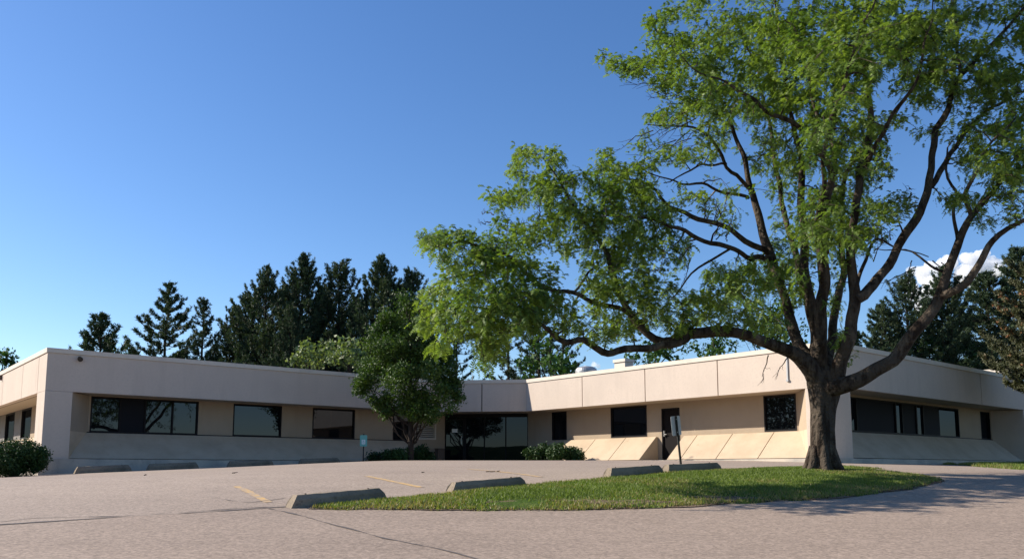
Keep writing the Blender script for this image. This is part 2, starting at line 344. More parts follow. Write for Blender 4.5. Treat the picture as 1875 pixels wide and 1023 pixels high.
a = rng.random((n, 3))*6.28; z = h(P[:, 0], P[:, 1])+.008; V = np.stack([np.c_[P[:, 0]+.018*np.cos(a[:, k]), P[:, 1]+.018*np.sin(a[:, k]), z+.010*k] for k in range(3)], 1).reshape(-1, 3); i = np.arange(n)*3
props(np_obj('leaf_litter', V, np.stack([i, i+1, i+2], -1), M['dirt']), kind='stuff', label='dry clippings and soil crumbs along the island edge')
# ridge of far woods behind the camera (seen mirrored in the glass)
xs = np.arange(-420, 421, 12.); prof = 10.5+1.6*np.sin(xs*.045+.6)+1.1*np.sin(xs*.11+1)+.8*np.sin(xs*.31)
Vr = []; 
for k, (yy, zz) in enumerate(((-170, 0), (-178, .75), (-200, 1.0), (-240, 0))): Vr += [(x, yy, p*zz) for x, p in zip(xs, prof)]
n = len(xs); i = np.concatenate([np.arange(n-1)+n*k for k in range(3)])
props(np_obj('hills', np.array(Vr), np.stack([i, i+1, i+1+n, i+n], -1), mat('far_woods', (.03, .05, .02), .95, 0, [(.2, (.015, .03, .01), .4, .6)]), smooth=True), kind='structure')

# ------------------------------------------------------------------ building
ZS, ZSILL, ZF, ZR = 1.95, 2.93, 4.265, 5.75
B = empty('office_building', (CL[0], CL[1], 0), math.pi/2-AZ, label='long single storey office building with pale stucco fascia, dark windows and sloped lower walls', cat='building')
class Fac:
    """facade frame: s runs along the wall, d is distance outwards from the fascia plane, in the building's own axes"""
    def __init__(s, o, sdir, out): s.o = np.array(o, float); s.s = np.array(sdir, float); s.n = np.array(out, float)
    def p(s, a, d, z): q = s.o+s.s*a+s.n*d; return (q[0], q[1], z)
    def box(s, bm, a0, a1, d0, d1, z0, z1):
        hexa(bm, [s.p(a0, d0, z0), s.p(a1, d0, z0), s.p(a1, d1, z0), s.p(a0, d1, z0), s.p(a0, d0, z1), s.p(a1, d0, z1), s.p(a1, d1, z1), s.p(a0, d1, z1)])
r2 = math.sqrt(.5)
FL = Fac((0, 0), (1, 0), (0, -1)); FR = Fac((19.4, 0), (0, -1), (-1, 0)); FE = Fac((0, -18.2), (1, 0), (0, -1)); FS = Fac((0, 0), (0, 1), (-1, 0))
FC = Fac((16.45, 0), (r2, -r2), (-r2, -r2)); LC = 2.95/r2
# fascia panels with open joints over a dark backing
def fascia(F, cuts, off0=0, off1=0):
    """cuts: list of s positions; off0/off1: extra inner shortening for mitred ends"""
    for a, b in zip(cuts[:-1], cuts[1:]):
        bm = bmesh.new(); g = .022
        F.box(bm, a+(g if a != cuts[0] else off0), b-(g if b != cuts[-1] else off1), -.22, 0, ZF, ZR-.17)
        bm_obj('fascia_panel', bm, M['stucco'], B)
    bm = bmesh.new(); F.box(bm, cuts[0]+max(off0, .3), cuts[-1]-max(off1, .3), -.30, -.06, ZF+.01, ZR-.2)
    bm_obj('joint_backing', bm, M['joint'], B)
fascia(FL, [0, 16.45+.0])
fascia(FS, [.22, 1.35, 4.3, 8.6, 13, 17.4, 22])
fascia(FC, [.0, 2.07, LC], .003, .003)
fascia(FR, [2.95, 6.63, 10.19, 13.69, 18.2])
fascia(FE, [19.4+.22, 31.5, 48])
# coping: a drip line gap then a cap standing 4 cm proud
def coping(F, a, b, e0=0, e1=0):
    bm = bmesh.new(); F.box(bm, a, b, -.30, .035, ZR-.16, ZR); F.box(bm, a+.05, b-.05, -.25, -.012, ZR-.172, ZR-.161); bm_obj('coping', bm, M['coping'], B)
coping(FL, -.035, 16.44); coping(FS, .31, 22); coping(FC, -.012, LC+.012); coping(FR, 2.97, 18.235); coping(FE, 19.71, 48)
# roof deck and soffit
bm = bmesh.new(); prism(bm, [(.2, .2), (16.5, .2), (19.6, -2.9), (19.6, -18), (47.9, -18), (47.9, 2), (32, 2), (32, 21.9), (.2, 21.9)], ZF+.30, ZR-.30); bm_obj('roof', bm, M['roofm'], B)
bm = bmesh.new(); prism(bm, [(.23, .23), (16.54, .23), (19.63, -2.86), (19.63, -17.97), (47.8, -17.97), (47.8, 1.9), (31.9, 1.9), (31.9, 21.8), (.23, 21.8)], ZF+.012, ZF+.28); bm_obj('soffit', bm, M['soffit'], B)

bm = bmesh.new(); prism(bm, [(1.9, 1.9), (18.2, 1.9), (21.1, -1.2), (21.1, -16.5), (47.5, -16.5), (47.5, 1.8), (31.8, 1.8), (31.8, 21.6), (1.9, 21.6)], .3, ZF+.2); bm_obj('light_blocking_core', bm, M['tan'], B)  # unseen solid core, added to stop sunlight leaking through the hollow shell
def window(F, a0, a1, z0, z1, dep, mull=(), blind=()):
    """pane as the part, frame as its sub-part; dep = depth of the wall face (negative d)"""
    bm = bmesh.new(); F.box(bm, a0+.03, a1-.03, dep-.10, dep-.07, z0+.03, z1-.03); wp = bm_obj('window', bm, M['glass'], B)
    bm = bmesh.new(); t = .05
    F.box(bm, a0, a1, dep-.12, dep+.012, z0, z0+t); F.box(bm, a0, a1, dep-.12, dep+.012, z1-t, z1)
    F.box(bm, a0, a0+t, dep-.12, dep+.010, z0+t, z1-t); F.box(bm, a1-t, a1, dep-.12, dep+.010, z0+t, z1-t)
    for m in mull: F.box(bm, m-.03, m+.03, dep-.069, dep-.01, z0+t, z1-t)
    bm_obj('frame', bm, M['frame'], wp)
    for (b0, b1) in blind:
        bm = bmesh.new(); F.box(bm, b0, b1, dep-.069, dep-.062, z0+t, z1-t); bm_obj('blind', bm, M['shade'], wp)
    return wp
def wall(F, a0, a1, dep, z0, z1, ops, material='tan'):
    """recessed wall with real openings"""
    bm = bmesh.new(); cur = a0
    for (b0, b1, c0, c1) in sorted(ops):
        if b0 > cur: F.box(bm, cur, b0, dep-.25, dep, z0, z1)
        if c0 > z0: F.box(bm, b0, b1, dep-.25, dep, z0, c0)
        if c1 < z1-.005: F.box(bm, b0, b1, dep-.25, dep, c1, z1)
        cur = b1
    if a1 > cur: F.box(bm, cur, a1, dep-.25, dep, z0, z1)
    return bm_obj('wall', bm, M[material], B)
DP = -1.2; ZT = ZF+.012
wl = [(1.75, 5.68), (7.1, 9.2), (10.63, 12.71), (14.72, 15.69)]
LV = (15.93, 17.17, 3.0, 4.08)
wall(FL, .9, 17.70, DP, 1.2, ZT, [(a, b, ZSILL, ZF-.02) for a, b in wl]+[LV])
window(FL, 1.75, 5.68, ZSILL, ZF-.02, DP, (2.78, 3.68, 4.7), ((2.81, 3.65),)); window(FL, 7.1, 9.2, ZSILL, ZF-.02, DP); window(FL, 10.63, 12.71, ZSILL, ZF-.02, DP); window(FL, 14.72, 15.69, ZSILL, ZF-.02, DP)
wr = [(3.4, 4.4, ZSILL, ZF-.03), (7.17, 9.22, ZSILL, ZF-.03), (10.01, 10.94, ZS, 4.04), (14.81, 16.12, ZSILL, ZF-.03)]
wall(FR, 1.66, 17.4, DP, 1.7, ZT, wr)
for q in (0, 1, 3): window(FR, *wr[q][:4], DP)
we = [(20.9, 32.1, ZSILL, ZF-.08), (34.43, 35.5, ZSILL, ZF-.08)]
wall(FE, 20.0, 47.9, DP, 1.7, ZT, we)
window(FE, 20.9, 32.1, ZSILL, ZF-.08, DP, (23.23, 26.3, 26.85, 28.1, 28.7), ((23.27, 26.2), (26.9, 28.05), (28.75, 30.3))); window(FE, 34.43, 35.5, ZSILL, ZF-.08, DP)
ws = [(8.9, 11.1, ZSILL, ZF-.02), (12.8, 15.2, ZSILL, ZF-.02), (17, 19.4, ZSILL, ZF-.02)]
DS = -1.195
wall(FS, 1.46, 8.9, DS, 1.0, ZT, []); wall(FS, 8.901, 21.9, DS, 1.0, ZT, ws, 'panel')
for q in ws: window(FS, *q, DS)
# door with panel, frame and handle
bm = bmesh.new(); FR.box(bm, 10.06, 10.89, DP-.10, DP-.05, ZS+.01, 3.99); dr = bm_obj('door', bm, M['door'], B)
bm = bmesh.new(); FR.box(bm, 10.01, 10.058, DP-.12, DP+.012, ZS, 4.04); FR.box(bm, 10.892, 10.94, DP-.12, DP+.012, ZS, 4.04); FR.box(bm, 10.058, 10.892, DP-.12, DP+.010, 3.992, 4.04); bm_obj('door_frame', bm, M['frame'], dr)
bm = bmesh.new(); FR.box(bm, 10.12, 10.15, DP-.05, DP+.03, ZS+.95, ZS+1.2); FR.box(bm, 10.12, 10.26, DP+.005, DP+.03, ZS+1.02, ZS+1.05); bm_obj('handle', bm, M['metal'], dr)
# corner piers with splayed returns
def pier(poly, z0=1.2):
    bm = bmesh.new(); prism(bm, poly, z0, ZF-.006); bm_obj('pier', bm, M['stucco'], B, bevel=.008)
pier([(0, 0), (.86, 0), (.86, 1.3), (0, 1.3)], 0.9)
def splay(poly):
    for z0, z1, m_ in ((1.6, ZSILL-.03, 'batter'), (ZSILL-.029, ZF-.008, 'tan')):
        bm = bmesh.new(); prism(bm, poly, z0, z1); bm_obj('splayed_return', bm, M[m_], B)
splay([(.861, .012), (1.69, 1.19), (.861, 1.19)])
pier([(19.4, -18.2), (19.4, -17.2), (20.5, -17.2), (20.5, -18.2)], 1.6); splay([(19.412, -17.199), (20.59, -16.2), (20.59, -17.199)])
pier([(36.15, -18.2), (38.2, -18.2), (38.2, -17.01), (35.6, -17.01)], 1.6)
# sloped lower walls, one part per run, joints as proud-less gaps
def batter(F, a0, a1, dep, cuts, z0=ZS, name='sloped_wall'):
    bm = bmesh.new(); c = [a0]+list(cuts)+[a1]
    for i, (a, b) in enumerate(zip(c[:-1], c[1:])):
        a_ = a+(.015 if i else 0); b_ = b-(.015 if i < len(c)-2 else 0)
        hexa(bm, [F.p(a_, dep+.003, z0), F.p(b_, dep+.003, z0), F.p(b_, -.012, z0), F.p(a_, -.012, z0), F.p(a_, dep+.003, ZSILL-.03), F.p(b_, dep+.003, ZSILL-.03), F.p(b_, dep+.09, ZSILL-.03), F.p(a_, dep+.09, ZSILL-.03)])
    o = bm_obj(name, bm, M['batter'], B, bevel=.006)
    for cc in cuts:
        bm = bmesh.new(); hexa(bm, [F.p(cc-.015, dep+.004, z0), F.p(cc+.015, dep+.004, z0), F.p(cc+.015, -.05, z0), F.p(cc-.015, -.05, z0), F.p(cc-.015, dep+.004, ZSILL-.05), F.p(cc+.015, dep+.004, ZSILL-.05), F.p(cc+.015, dep+.06, ZSILL-.05), F.p(cc-.015, dep+.06, ZSILL-.05)])
        bm_obj('joint', bm, M['joint'], o)
    return o
batter(FR, 4.36, 9.78, DP, (6.32, 8.11)); batter(FR, 11.2, 17.3, DP, (11.85, 13.49, 15.26))
batter(FL, .87, 15.7, DP, ()); batter(FE, 20.52, 35.59, DP, ()); batter(FS, 1.31, 21.8, DS, (4.3, 6.5, 8.8, 11, 13.2))
# foundation showing where the lot falls away to the left, and a low plinth elsewhere
bm = bmesh.new(); prism(bm, [(-.06, -.06), (16.5, -.06), (19.34, -2.9), (19.34, -18.26), (47.9, -18.26), (47.9, -16), (20.7, -16), (20.7, -1), (17, 1.3), (1.2, 1.3), (1.2, 21.9), (-.06, 21.9)], .4, ZS-.02); bm_obj('foundation', bm, M['found'], B)
# sill ledge, its dark colour standing in for the shadow line along it
for F, a, b, d in ((FL, 1.0, 15.69, DP), (FE, 20.9, 35.5, DP)):
    bm = bmesh.new(); F.box(bm, a, b, d+.013, d+.075, ZSILL-.028, ZSILL+.004); bm_obj('sill', bm, M['frame'], B)
# louvre
F = FL; bm = bmesh.new(); a, b, c, d = LV
F.box(bm, a, b, DP-.2, DP-.15, c, d); lv = bm_obj('louver', bm, M['blk'], B)
bm = bmesh.new()
F.box(bm, a, a+.06, DP-.15, DP+.02, c, d); F.box(bm, b-.06, b, DP-.15, DP+.02, c, d); F.box(bm, a+.06, b-.06, DP-.15, DP+.018, c, c+.05); F.box(bm, a+.06, b-.06, DP-.15, DP+.018, d-.05, d)
nb = 11
for i in range(nb):
    z = c+.05+(d-c-.1)*(i+.1)/nb; hexa(bm, [F.p(a+.06, DP-.14, z+.05), F.p(b-.06, DP-.14, z+.05), F.p(b-.06, DP+.01, z), F.p(a+.06, DP+.01, z), F.p(a+.06, DP-.14, z+.075), F.p(b-.06, DP-.14, z+.075), F.p(b-.06, DP+.01, z+.03), F.p(a+.06, DP+.01, z+.03)])
bm_obj('slats', bm, M['louver'], lv)
# entrance glazing on the chamfer, set back under the fascia
G0 = np.array([17.70, 1.20]); G1 = np.array([20.6, -1.70]); FG = Fac(G0, (r2, -r2), (-r2, -r2)); LG = np.linalg.norm(G1-G0)
def pane(a, b, z0, z1, nm='entrance_window', mt='glass'):
    bm = bmesh.new(); FG.box(bm, a, b, -.06, -.03, z0, z1); return bm_obj(nm, bm, M[mt], B)
cuts = [0.03, 1.02, 1.95, 3.0, LG-.02]
for i in range(4):
    nm = 'entrance_door' if i == 0 else 'entrance_window'
    o = pane(cuts[i]+.03, cuts[i+1]-.03, ZS+.06, ZF-.16, nm)
    bm = bmesh.new(); t = .028; a, b = cuts[i]+.001, cuts[i+1]-.001
    FG.box(bm, a, a+t, -.09, .0, ZS, ZF-.10); FG.box(bm, b-t, b, -.09, .0, ZS, ZF-.10)
    FG.box(bm, a+t, b-t, -.09, -.002, ZS, ZS+.06); FG.box(bm, a+t, b-t, -.09, -.002, ZF-.16, ZF-.10)
    if i == 0: FG.box(bm, a+t, b-t, -.029, -.002, ZS+2.05, ZS+2.10); FG.box(bm, b-t-.10, b-t, -.029, -.004, ZS+.06, ZS+2.05)
    bm_obj('frame', bm, M['frame'], o)
    if i == 0:
        bm = bmesh.new(); FG.box(bm, .35, .62, -.029, -.026, ZS+1.42, ZS+1.60); bm_obj('notice', bm, M['white'], o)
        bm = bmesh.new(); FG.box(bm, .82, .85, .0, .04, ZS+.85, ZS+1.25); FG.box(bm, .82, .85, -.03, .0, ZS+.9, ZS+.94); FG.box(bm, .82, .85, -.03, .0, ZS+1.16, ZS+1.2); bm_obj('handle', bm, M['metal'], o)
bm = bmesh.new(); FG.box(bm, .03, LG-.02, -.2, -.005, ZF-.10, ZT); bm_obj('header', bm, M['frame'], B)
bm = bmesh.new(); FG.box(bm, -.3, LG+.3, -.5, 1.6, ZS-.6, ZS-.005); bm_obj('entrance_step', bm, M['found'], B)
# roof equipment
ex = bmesh.new(); cx, cy = 21.3, -5.0
prof = [(.42, 5.45), (.42, 5.94), (.51, 5.96), (.51, 6.10), (.48, 6.20), (.38, 6.28), (.2, 6.32), (0.02, 6.33)]
for (ra, za), (rb, zb) in zip(prof[:-1], prof[1:]): cyl(ex, (cx, cy, za), (cx, cy, zb), ra, rb, 28)
bm_obj('exhaust_fan', ex, M['metal'], B)
bm = bmesh.new(); box(bm, 21.6, 22.15, -7.15, -6.5, 5.4, 6.36); box(bm, 21.55, 22.2, -7.2, -6.45, 6.361, 6.50); bm_obj('flue_housing', bm, M['coping'], B, bevel=.01)
bm = bmesh.new(); cyl(bm, (19.7, 1.6, 5.4), (19.7, 1.6, 6.35), .022); cyl(bm, (19.7, 1.6, 6.35), (19.7, 1.6, 7.0), .01); bm_obj('antenna', bm, M['metal'], B)
bm = bmesh.new(); cyl(bm, (1.0, -.001, 5.44), (1.0, -.07, 5.44), .05, .05, 14); cyl(bm, (1.0, -.07, 5.45), (1.0, -.19, 5.40), .075, .085, 14); bm_obj('floodlight', bm, M['blk'], B)
bm = bmesh.new(); FR.box(bm, 16.55, 16.60, .001, .04, 4.62, ZR-.18); FR.box(bm, 16.53, 16.62, .001, .06, 4.55, 4.62); bm_obj('conduit', bm, M['steel'], B)
bm = bmesh.new(); FS.box(bm, 8.9, 8.98, .001, .10, 5.35, 5.57); bm_obj('scupper', bm, M['boxbrown'], B)
# rear wing roof showing above the right hand parapet
bm = bmesh.new(); box(bm, 46.8, 50, -14.4, -6, .6, 7.22); bm_obj('upper_roof_block', bm, M['stucco'], B)
bm = bmesh.new(); box(bm, 46.75, 50.05, -14.45, -5.95, 7.221, 7.42); bm_obj('coping', bm, M['coping'], B)

# utility cabinet by the entrance
def wz(p): return float(h(p[0], p[1]))
p = loc2w(17.0, .62); t = empty('utility_box', (p[0], p[1], ZS-.02), math.pi/2-AZ, label='small brown metal box on the ground beside the dark entrance', cat='utility box')
bm = bmesh.new(); box(bm, -.19, .19, -.14, .14, 0, .6); bm_obj('cabinet', bm, M['boxbrown'], t, bevel=.008)
bm = bmesh.new(); box(bm, -.21, .21, -.16, .16, .6, .64); bm_obj('lid', bm, M['boxbrown'], t, bevel=.008)

# ------------------------------------------------------------------ wheel stops
def stop_mesh(L=1.83, W=.16, H=.14, sd_=0):
    bm = bmesh.new(); n = 12; sec = [(-W/2, 0), (-W/2+.005, H*.55), (-W/2+.045, H), (W/2-.045, H), (W/2-.005, H*.55), (W/2, 0)]
    rr = random.Random(sd_); rings = []
    for i in range(n+1):
        x = -L/2+L*i/n; ring = []
        for k, (y, z) in enumerate(sec):
            xx = x
            if i in (0, n): xx = x+(-1 if i == n else 1)*(.13*z/H)
            j = .004
            ring.append(bm.verts.new((xx+rr.uniform(-j, j), y+rr.uniform(-j, j), z+(rr.uniform(-j, j) if z else -.06))))
        rings.append(ring)
    for a, b in zip(rings[:-1], rings[1:]):
        for k in range(6): bm.faces.new((a[k], a[(k+1) % 6], b[(k+1) % 6], b[k]))
    bm.faces.new(rings[0]); bm.faces.new(rings[-1]); bmesh.ops.recalc_face_normals(bm, faces=bm.faces); me = bpy.data.meshes.new('wheel_stop'); bm.to_mesh(me); bm.free(); me.materials.append(M['bumper']); return me
def stop(pa, pb, label, sd_=0, wd=.2, ht=.15, group='concrete wheel stops'):
    pa = np.array(pa[:2]); pb = np.array(pb[:2]); L = np.linalg.norm(pb-pa); c = (pa+pb)/2; za, zb = wz(pa), wz(pb)
    o = bpy.data.objects.new('wheel_stop', stop_mesh(L, wd, ht, sd_)); C.objects.link(o)
    o.location = (c[0], c[1], (za+zb)/2+.02); o.rotation_euler = (0, -math.atan2(zb-za, L), math.atan2(pb[1]-pa[1], pb[0]-pa[0]))
    props(o, label, 'wheel stop', group)
    for s in (-1, 1): bm = bmesh.new(); cyl(bm, (s*L*.32, 0, ht-.01), (s*L*.32, 0, ht+.012), .014, n=8); bm_obj('anchor_pin', bm, M['boxbrown'], o)
    return o
def tpx(px):
    lo, hi = -2., 16.
    for _ in range(40):
        m = (lo+hi)/2; q = bl(m)
        if CXP+FPX*q[0]/(q[1]*.9926) < px: lo = m
        else: hi = m
    return lo
stop(bl(tpx(527)), bl(tpx(706)), 'nearest and largest concrete wheel stop at the left tip of the grass island', 1, .22, .145)
stop(bl(tpx(820)), bl(tpx(960)), 'second concrete wheel stop along the grass island, behind the nearest one', 2, .2, .14)
stop(bl(tpx(1108)), bl(tpx(1211)), 'dark wheel stop at the back of the island, left neighbour of the leaning sign', 3, .2, .17)
stop(bl(tpx(1214)), bl(tpx(1317)), 'wheel stop at the back of the island just behind the leaning sign post', 4, .2, .17)
def lw(a, b): return loc2w(a, b)
for i, (xa, lab) in enumerate([(.6, 'shaded wheel stop beside the round shrub, leftmost of the row under the left wing'), (2.9, 'shaded wheel stop second from the round shrub, below the long window'), (5.75, 'shaded wheel stop third from the round shrub, under the left wing wall'), (8.6, 'shaded wheel stop fourth from the round shrub, under the left wing wall'), (11.5, 'shaded wheel stop fifth from the round shrub, nearest the small green parking sign')]):
    stop(lw(xa+.1, -1.55), lw(xa+1.93, -1.55), lab, 10+i, .2, .21)
stop(lw(18.35, -4.75), lw(18.35, -6.45), 'small sunlit wheel stop lying at the foot of the sloped wall beside the dark shrub', 20, .18, .14)

# ------------------------------------------------------------------ signs
def sign_plate(parent, W, H, mt, z0, y=-.02, back=None):
    bm = bmesh.new(); r = .035; pts = []
    for cx_, cz_, a0 in ((W/2-r, H/2-r, 0), (-W/2+r, H/2-r, 90), (-W/2+r, -H/2+r, 180), (W/2-r, -H/2+r, 270)):
        for k in range(5): a = R(a0+k*22.5); pts.append((cx_+r*math.cos(a), cz_+r*math.sin(a)))
    A = [bm.verts.new((x, y, z0+z)) for x, z in pts]; Bv = [bm.verts.new((x, y-.004, z0+z)) for x, z in pts]
    bm.faces.new(A); bm.faces.new(Bv)
    for i in range(len(pts)): bm.faces.new((A[i], A[(i+1) % len(pts)], Bv[(i+1) % len(pts)], Bv[i]))
    return bm_obj('plate', bm, M[mt], parent)
# sign seen from behind on the island, leaning to the left
p = hit(1248, 862)[:2]; t = empty('sign_post', (p[0], p[1], float(izf(np.array([p]))[0][0]) - .02), R(38), label='leaning post on the grass island with a blank grey sign seen from behind', cat='sign')
t.rotation_euler = (0, R(-7), R(38))
bm = bmesh.new(); box(bm, -.020, .020, -.004, .004, -.1, 1.27); box(bm, -.024, -.0201, -.02, .004, -.1, 1.27); box(bm, .0201, .024, -.02, .004, -.1, 1.27); bm_obj('post', bm, M['post'], t)
sign_plate(t, .30, .42, 'steel', 1.06, .014)
for z in (.92, 1.2): bm = bmesh.new(); cyl(bm, (0, -.012, z), (0, .02, z), .012, n=6); bm_obj('bolt', bm, M['metal'], t)
# accessible parking sign before the left wing
p = at(665, 846, 33.4)[:2]; t = empty('parking_sign', (p[0], p[1], wz(p)), R(-8), label='small green and white accessible parking sign on a thin post before the left wing', cat='sign')
bm = bmesh.new(); box(bm, -.022, .022, -.012, .012, -.1, 1.13); bm_obj('post', bm, M['post'], t)
pl = sign_plate(t, .30, .45, 'green', .86, -.013)
bm = bmesh.new(); box(bm, -.075, .075, -.0195, -.0172, .72, .90); sy = bm_obj('symbol_panel', bm, M['white'], pl)
bm = bmesh.new(); nseg = 18      # wheelchair figure: head, back, seat and wheel arc
cyl(bm, (-.012, -.0222, .875), (-.012, -.0196, .875), .011, n=10)
box(bm, -.020, -.006, -.0222, -.0197, .815, .862); box(bm, -.006, .026, -.0222, -.0197, .812, .824); box(bm, .022, .032, -.0222, -.0197, .775, .812); box(bm, .032, .048, -.0222, -.0197, .768, .778); box(bm, -.006, .020, -.0222, -.0197, .838, .847)
for i in range(nseg):
    a0, a1 = R(110+i*13), R(110+(i+1)*13-1)
    P_ = lambda a, r, y: (-.002+r*math.cos(a), y, .785+r*math.sin(a))
    hexa(bm, [P_(a0, .026, -.0197), P_(a1, .026, -.0197), P_(a1, .035, -.0197), P_(a0, .035, -.0197), P_(a0, .026, -.0222), P_(a1, .026, -.0222), P_(a1, .035, -.0222), P_(a0, .035, -.0222)])
bm_obj('wheelchair_symbol', bm, M['green'], sy)

# ------------------------------------------------------------------ small debris on the lot
for i, (px, py, s) in enumerate([(898, 863.6, .09), (910, 863.2, .08), (774, 865, .05), (428, 866, .06), (264, 870, .04)]):
    q = hit(px, py); bm = bmesh.new(); n = 7
    for k in range(3): cyl(bm, (q[0]+rng.normal(0, s*.4), q[1]+rng.normal(0, s*.5), q[2]+.008), (q[0]+s*.7+rng.normal(0, s*.4), q[1]+rng.normal(0, s*.6), q[2]+.014+rng.random()*.012), .009, .005, 6)
    props(bm_obj('fallen_twigs', bm, M['litter']), ['dark twig scrap on the lot behind the second island wheel stop', 'dark twig bits just right of another scrap behind the island', 'small dark crumb on the lot between the faded yellow lines', 'dark leaf scrap on the lot below the left wing windows', 'tiny dark scrap on the lot in front of the shaded wheel stops'][i], 'debris', 'debris on the lot')

# ------------------------------------------------------------------ wood (tubes)
def catmull(P, step):
    P = np.asarray(P, float); Q = np.vstack([2*P[0]-P[1], P, 2*P[-1]-P[-2]]); out = []
    for i in range(1, len(Q)-2):
        n = max(1, int(np.linalg.norm(Q[i+1][:3]-Q[i][:3])/step)); t = np.arange(n)[:, None]/n
        out.append(.5*((2*Q[i])+(-Q[i-1]+Q[i+1])*t+(2*Q[i-1]-5*Q[i]+4*Q[i+1]-Q[i+2])*t**2+(-Q[i-1]+3*Q[i]-3*Q[i+1]+Q[i+2])*t**3))
    out.append(Q[-2][None]); return np.vstack(out)
class Wood:
    def __init__(s): s.V = []; s.F = []; s.n = 0
    def tube(s, P, rad, sides=6, ridge=0, seed=0):
        P = np.asarray(P, float); rad = np.asarray(rad, float); m = len(P)
        if m < 2: return
        T = np.gradient(P, axis=0); T /= np.linalg.norm(T, axis=1)[:, None]+1e-12
        ref = np.array([.13, .98, .15]) if abs(T[0, 1]) < .9 else np.array([1., 0, 0]); N = np.cross(T, ref); N /= np.linalg.norm(N, axis=1)[:, None]+1e-9; Bn = np.cross(T, N)
        a = np.arange(sides)*2*math.pi/sides; rr = np.repeat(rad[:, None], sides, 1)
        if ridge:
            ph = a[None]*1.0; rr = rr*(1+ridge*(np.sin(ph*5+P[:, 2:3]*1.5+seed)*.35+np.sin(ph*9-P[:, 2:3]*1.1)*.3+np.sin(ph*13+P[:, 2:3]*2.3+1)*.25))
        V = P[:, None]+rr[..., None]*(np.cos(a)[None, :, None]*N[:, None]+np.sin(a)[None, :, None]*Bn[:, None]); V = V.reshape(-1, 3)
        i = np.arange(m-1)[:, None]*sides; j = np.arange(sides)[None]; k = (j+1) % sides
        f = np.stack([i+j, i+k, i+k+sides, i+j+sides], -1).reshape(-1, 4)+s.n
        s.V.append(V); s.F.append(f); s.n += len(V)
    def build(s, name, material, parent):
        return np_obj(name, np.concatenate(s.V), np.concatenate(s.F), material, parent, smooth=True)
def seg_branch(a, b, sag, n=5, jit=.04):
    t = np.linspace(0, 1, n)[:, None]; L = np.linalg.norm(b-a); P = a+(b-a)*t; P[:, 2:] += sag*L*np.sin(t*math.pi); P[1:-1] += rng.normal(0, jit*L, (n-2, 3)); return P

# ------------------------------------------------------------------ the big honey locust
YT = 17.0
LT = empty('honey_locust_tree', tuple(np.array([*at(1509, 860, YT)[:2], 0]) + np.array([0, 0, float(h(*at(1509, 860, YT)[:2]))])), label='large spreading honey locust tree with feathery bright green leaves on the grass island', cat='tree')
LO = np.array(LT.location)
def limb(pts):
    """pts: (px, py, Y, radius)"""
    out = []
    for a, b, c, r in pts:
        t = min(1, max(0, (1180-a)/380)); out.append([*at(a, b, c-1.7*t*t*(3-2*t)), r*(.76 if (b > 520 and a < 1450) else .90)])
    return np.array(out)
W1 = Wood(); nodes = []
def add_limb(pts, sides=10, ridge=0, step=.18, wob=.02, seed=0):
    P = catmull(limb(pts), step); n = len(P)
    P[1:-1, :3] += (np.stack([vnoise(P[1:-1, :3], 2.0, seed+k) for k in range(3)], -1)-.5)*wob*4
    rd = np.maximum(P[:, 3], .008)*(1+.10*(vnoise(P[:, :3], 3.1, seed+9)-.5)*2)
    W1.tube(P[:, :3]-LO, rd, sides, ridge, seed); nodes.append(np.c_[P[:, :3], rd])
Yt = YT
